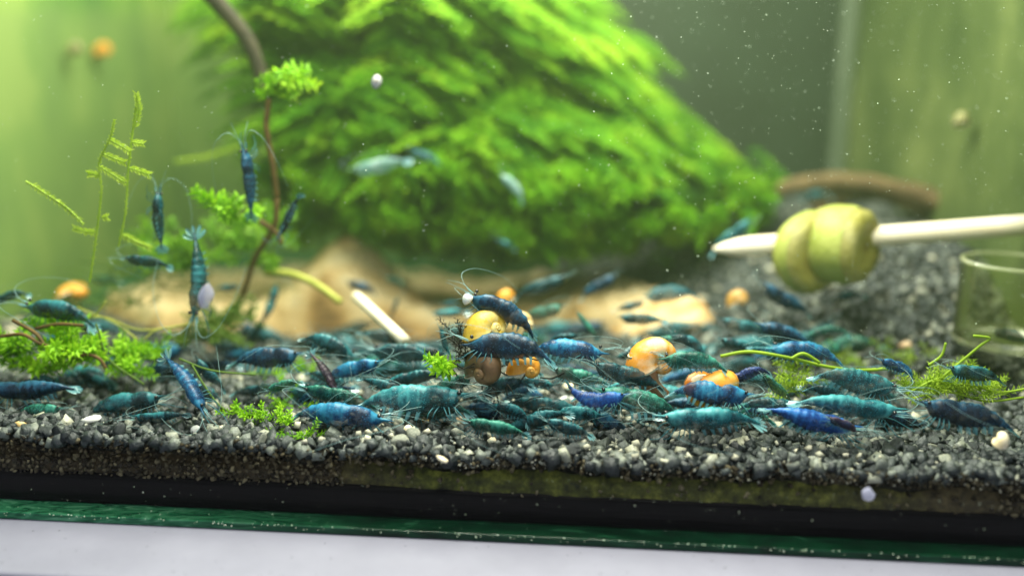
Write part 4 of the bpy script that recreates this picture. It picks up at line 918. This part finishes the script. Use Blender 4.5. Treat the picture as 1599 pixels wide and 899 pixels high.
S(205, 655, 290, 648, 1.2, 'dteal', 'b', 'dark teal shrimp in the gravel under the banded blue shrimp')
S(434, 440, 412, 512, 8, 'teal', 'b', 'slim teal shrimp climbing the left end of the tan wood', 'back', near=False)
S(412, 498, 385, 540, 7, 'dteal', 'a', 'shadowed shrimp under the left end of the tan wood', near=False)
S(475, 556, 360, 560, 3.2, 'navy', 'a', 'dark navy shrimp with pointed nose hovering over moss in the left half')
S(538, 440, 592, 456, 10, 'navy', 'e', 'small dark shrimp on the hump of the tan wood', near=False)
S(600, 434, 636, 442, 12, 'green', 'c', 'tiny green shrimp on the tan wood, right of the small dark one', near=False)
S(622, 462, 610, 498, 9, 'dteal', 'b', 'tiny dark shrimp head up on the tan wood above the bamboo piece', 'back', near=False)
S(560, 556, 470, 520, 3.8, 'dteal', 'a', 'dark shrimp sloping down below the brown hollow of the wood')
S(528, 618, 492, 545, (2.4, 3.0), 'plum', 'd', 'dark striped shrimp seen from above behind the green and blue pair', 'back')
S(600, 566, 500, 586, 2.8, 'blue', 'e', 'blue shrimp partly hidden left of the large teal shrimp')
S(575, 545, 685, 556, 3.8, 'dteal', 'a', 'dark teal shrimp under the bamboo piece')
S(700, 556, 620, 540, 4.6, 'dteal', 'b', 'dark shrimp behind the star shaped green sprig')
S(600, 598, 700, 580, 2.6, 'dteal', 'a', 'dark blue shrimp just above the back of the large teal shrimp')
S(738, 622, 556, 622, 1.7, 'teal', 'a', 'large bright teal shrimp with a pale line along its back, left of centre')
S(466, 606, 590, 632, 1.8, 'green', 'a', 'green teal shrimp lying above the bright blue one with dark tail')
S(612, 652, 448, 644, 1.1, 'blue', 'a', 'bright blue shrimp on the gravel below the large teal shrimp')
S(688, 508, 700, 560, 3.4, 'dteal', 'd', 'dark shrimp head up left of the yellow snail', 'back')
S(728, 456, 845, 512, 2.6, 'navy', 'a', 'dark navy shrimp perched on top of the yellow snail shell')
S(720, 532, 868, 548, 1.9, 'navy', 'b', 'nearly black shrimp stretched across the front of the yellow snail')
S(952, 548, 820, 540, 2.2, 'blue', 'a', 'long dark blue shrimp right of the nearly black one')
S(672, 492, 732, 486, 8, 'teal', 'b', 'blurred teal shrimp on the tan wood left of the yellow snail', near=False)
S(690, 478, 716, 468, 9, 'teal', 'c', 'tiny blurred shrimp behind the white nose chip of the perched shrimp', near=False)
S(890, 432, 800, 462, 8.5, 'dteal', 'a', 'large blurred teal shrimp on the wood under the moss mound', near=False)
S(884, 478, 808, 500, 7, 'green', 'b', 'blurred sea green shrimp on the wood right of the perched shrimp', near=False)
S(898, 484, 936, 528, 6, 'green', 'b', 'dark green shrimp pointing up left on the wood', 'back', near=False)
S(965, 430, 905, 462, 9.5, 'navy', 'a', 'dark shrimp beside the upright cream grain behind the wood', near=False)
S(962, 496, 1040, 500, 7, 'dteal', 'b', 'slim teal shrimp level on the right end of the wood', near=False)
S(1000, 460, 1090, 455, 9, 'teal', 'a', 'blurred teal shrimp with a pale spot behind the right end of the wood', near=False)
S(1178, 345, 1108, 392, 11, 'teal', 'b', 'teal shrimp slanting up from the skewer tip', near=False)
S(918, 570, 1040, 602, 2.0, 'dteal', 'a', 'teal shrimp with dark head lying just left of the orange snail')
S(956, 622, 876, 632, 1.3, 'royal', 'u', 'bright royal blue shrimp curled into a U on the gravel')
S(858, 578, 950, 600, 2.8, 'green', 'b', 'dark green shrimp behind the white chips in the middle')
S(925, 612, 1066, 640, 1.7, 'green', 'a', 'dark green shrimp under the white pile by the orange snail')
S(722, 658, 826, 676, .8, 'green', 'a', 'small sea green shrimp near the glass between the grains')
S(848, 656, 925, 680, .9, 'dteal', 'b', 'dark shrimp half sunk in the gravel under the royal blue one')
S(762, 628, 836, 650, 1.5, 'dteal', 'e', 'dark blue shrimp under the root tangle')
S(1028, 556, 1140, 568, 2.0, 'green', 'b', 'dark green shrimp lying across the orange snail shell')
S(1178, 622, 1046, 604, 1.6, 'blue', 'a', 'dark blue shrimp touching the amber snail shell from below')
S(1022, 654, 1190, 652, 1.0, 'teal', 'a', 'long teal blue shrimp on the gravel under the orange snails')
S(1130, 602, 1202, 566, 2.4, 'violet', 'c', 'violet shrimp right of the amber snail shell')
S(1186, 582, 1238, 628, 2.6, 'green', 'b', 'dark green shrimp squeezed between violet shrimp and algae tuft')
S(1120, 500, 1205, 520, 6.2, 'teal', 'a', 'blurred teal shrimp in front of the blurred orange snail', near=False)
S(1185, 446, 1268, 492, 8.2, 'navy', 'b', 'dark shrimp in the shade under the zucchini slices', near=False)
S(1180, 500, 1275, 540, 5, 'navy', 'a', 'blurred dark navy shrimp left of the cream grain on open gravel', near=False)
S(1196, 540, 1318, 556, 3.8, 'blue', 'b', 'bright teal blue shrimp behind the long yellow green strand')
S(1046, 518, 1108, 548, 4.2, 'dteal', 'e', 'teal shrimp just behind the orange snail shell', near=False)
S(1408, 612, 1272, 578, 2.4, 'teal', 'a', 'upper one of two parallel teal shrimps right of the algae tuft')
S(1412, 650, 1240, 618, 1.7, 'teal', 'b', 'lower one of two parallel teal shrimps right of the algae tuft')
S(1345, 672, 1195, 642, 1.2, 'royal', 'b', 'deep blue shrimp under the two parallel teal ones')
S(1290, 652, 1348, 672, .9, 'plum', 'c', 'small dark plum shrimp in the gravel at the nose of the deep blue one')
S(1252, 636, 1150, 626, 1.8, 'dteal', 'e', 'dark shrimp between the long teal blue one and the deep blue one')
S(1370, 562, 1436, 582, 3.2, 'blue', 'c', 'small blue shrimp on gravel between the dish and the parallel teal ones')
S(1476, 576, 1568, 590, 2.8, 'dteal', 'a', 'dark teal shrimp above the hair algae clump')
S(1430, 632, 1588, 662, 1.3, 'navy', 'a', 'long navy shrimp with pointed nose near the glass at the right')
S(1548, 512, 1612, 534, 6.5, 'teal', 'b', 'blurred teal shrimp seen through the clear dish', near=False)
S(415, 610, 470, 592, 2.2, 'green', 'e', 'dark green shrimp in the ragged moss patch')
S(300, 560, 352, 610, 2.8, 'dteal', 'b', 'dark shrimp behind the banded blue one', near=False)
S(-10, 540, 40, 556, 3.8, 'dteal', 'c', 'dark shrimp inside the far left moss clump', near=False)
S(545, 268, 640, 250, 11.3, 'pale', 'b', 'pale bluish shrimp resting on the moss mound', near=False)
S(640, 236, 688, 252, 11.3, 'teal', 'a', 'teal shrimp on the moss just right of the pale bluish one', near=False)
S(782, 268, 822, 312, 11.3, 'pale', 'b', 'second pale shrimp lower right on the moss mound', near=False)
S(770, 372, 806, 388, 11.3, 'teal', 'a', 'tiny teal shrimp at the lower edge of the moss mound', near=False)
S(1245, 312, 1298, 300, 18, 'dteal', 'a', 'dark teal shrimp under the arched driftwood', near=False)
S(120, 500, 170, 530, 4.6, 'dteal', 'c', 'dark shrimp hidden behind thin stems at the left', near=False)
S(640, 530, 560, 520, 5.6, 'dteal', 'b', 'dark blurred shrimp at the foot of the tan wood', near=False)
S(745, 612, 830, 590, 2.6, 'dteal', 'b', 'dark shrimp below the amber snail shell')
S(1290, 470, 1350, 455, 9, 'dteal', 'b', 'blurred teal shrimp in shade right below the right zucchini slice', near=False)
S(960, 560, 1010, 545, 4.5, 'dteal', 'c', 'dark shrimp left behind the orange snail', near=False)
S(1255, 520, 1330, 512, 6.5, 'green', 'e', 'faint green shrimp on the gravel above the bright teal blue one', near=False)
g_ = at(731, 466, 2.5); grain(731, 467, 18, 20, 'white', 'white food chip held at the nose of the perched navy shrimp', Y=2.5)

for a in [
 (640, 610, 560, 594, 2.5, 'dteal', 'b', 'dark shrimp half covered by the back of the large teal shrimp'),
 (742, 590, 668, 606, 2.4, 'green', 'e', 'green shrimp between the star shaped sprig and the root tangle'),
 (870, 600, 800, 592, 3.0, 'dteal', 'a', 'dark shrimp behind the oval cream grain'),
 (1010, 590, 940, 612, 2.4, 'teal', 'b', 'teal shrimp just behind the white pile'),
 (1060, 530, 980, 540, 4.6, 'green', 'b', 'blurred green shrimp above the bright orange snail shell'),
 (1120, 530, 1190, 545, 4.6, 'dteal', 'e', 'dark shrimp behind the start of the long yellow green strand'),
 (1250, 560, 1170, 545, 4.4, 'teal', 'b', 'teal shrimp behind the long yellow green strand, left of the bright teal blue one'),
 (1330, 625, 1260, 600, 2.6, 'dteal', 'a', 'dark shrimp squeezed between the two parallel teal shrimps'),
 (545, 602, 480, 578, 3.2, 'dteal', 'a', 'dark shrimp behind the blue one left of the large teal shrimp'),
 (470, 532, 530, 548, 4.4, 'dteal', 'b', 'dim shrimp on gravel right below the brown hollow of the wood'),
 (1010, 470, 960, 486, 8, 'dteal', 'b', 'blurred dark shrimp on the right part of the tan wood'),
 (780, 560, 850, 578, 2.9, 'dteal', 'b', 'dark shrimp squeezed between the brown and amber snail shells'),
 (905, 520, 850, 534, 4.4, 'dteal', 'e', 'blurred dark shrimp behind the long dark blue one'),
 (1225, 640, 1160, 640, 2.2, 'violet', 'b', 'dark violet shrimp behind the tail of the long teal blue one'),
 (30, 600, 100, 592, 3.0, 'dteal', 'b', 'dim shrimp in the shade right under the far left moss clump'),
]: S(*a, near=a[4] < 4)

hr = random.Random(11); GRP2 = 'dim shrimps crowded between the clearer ones'
MARK = [(755, 515, 'the round yellow snail shell'), (770, 585, 'the dark brown snail shell'), (1020, 560, 'the bright orange snail shell'), (1108, 592, 'the amber snail shell'), (692, 572, 'the star shaped sprig'),
 (645, 618, 'the large bright teal shrimp'), (525, 645, 'the bright blue shrimp with dark tail'), (418, 560, 'the navy shrimp over moss'), (292, 595, 'the banded blue shrimp'), (915, 635, 'the curled royal blue shrimp'), (882, 612, 'the white chips'),
 (1035, 618, 'the white pile'), (1105, 652, 'the long teal blue shrimp'), (1230, 600, 'the algae tuft'), (1340, 600, 'the upper parallel teal shrimp'), (1330, 640, 'the lower parallel teal shrimp'), (1400, 572, 'the small blue shrimp'),
 (1250, 548, 'the bright teal blue shrimp'), (600, 495, 'the bamboo piece'), (520, 580, 'the striped plum shrimp'), (885, 545, 'the long dark blue shrimp'), (787, 657, 'the long peach grain'), (90, 540, 'the far left moss clump'), (205, 565, 'the low moss clump'), (195, 625, 'the faint dark shrimp on bare gravel'), (1145, 508, 'the cream grain behind the snails'), (490, 515, 'the brown hollow of the wood')]
CW = {'dteal': 'dark teal', 'green': 'sea green', 'teal': 'pale teal', 'navy': 'blackish blue', 'blue': 'dull blue'}; used = set(); made = 0; tries = 0
while made < 84 and tries < 1500:
    tries += 1; i = made
    px = hr.uniform(480, 1400) if i % 5 else hr.uniform(60, 480); py = hr.uniform(505, 655) + (px - 800) * .02; g = ground(px, py, .25 + hr.random() * .25)
    Lp = hr.uniform(60, 125); an = hr.choice((0, math.pi)) + hr.gauss(0, .28); dx, dy = math.cos(an) * Lp / 2, math.sin(an) * Lp / 2
    cl = hr.choice(('dteal', 'dteal', 'green', 'teal', 'dteal', 'navy', 'blue')); ps = hr.choice('abeac')
    mx, my, mn = min(MARK, key=lambda q: math.hypot(q[0] - px, (q[1] - py) * 1.5)); ex, ey = px - mx, (py - my) * 1.5
    rel = ('behind' if math.hypot(ex, ey) < 18 else ('above' if ey < 0 else 'below') if abs(ey) > abs(ex) else ('left of' if ex < 0 else 'right of'))
    lb = 'dim ' + CW[cl] + ' shrimp just ' + rel + ' ' + mn + ', facing ' + ('right' if dx > 0 else 'left')
    if lb in used: continue
    used.add(lb); made += 1
    S(px + dx, py + dy, px - dx, py - dy, (g.y, g.y + .01), cl, ps, lb, near=py > 560, group=GRP2)
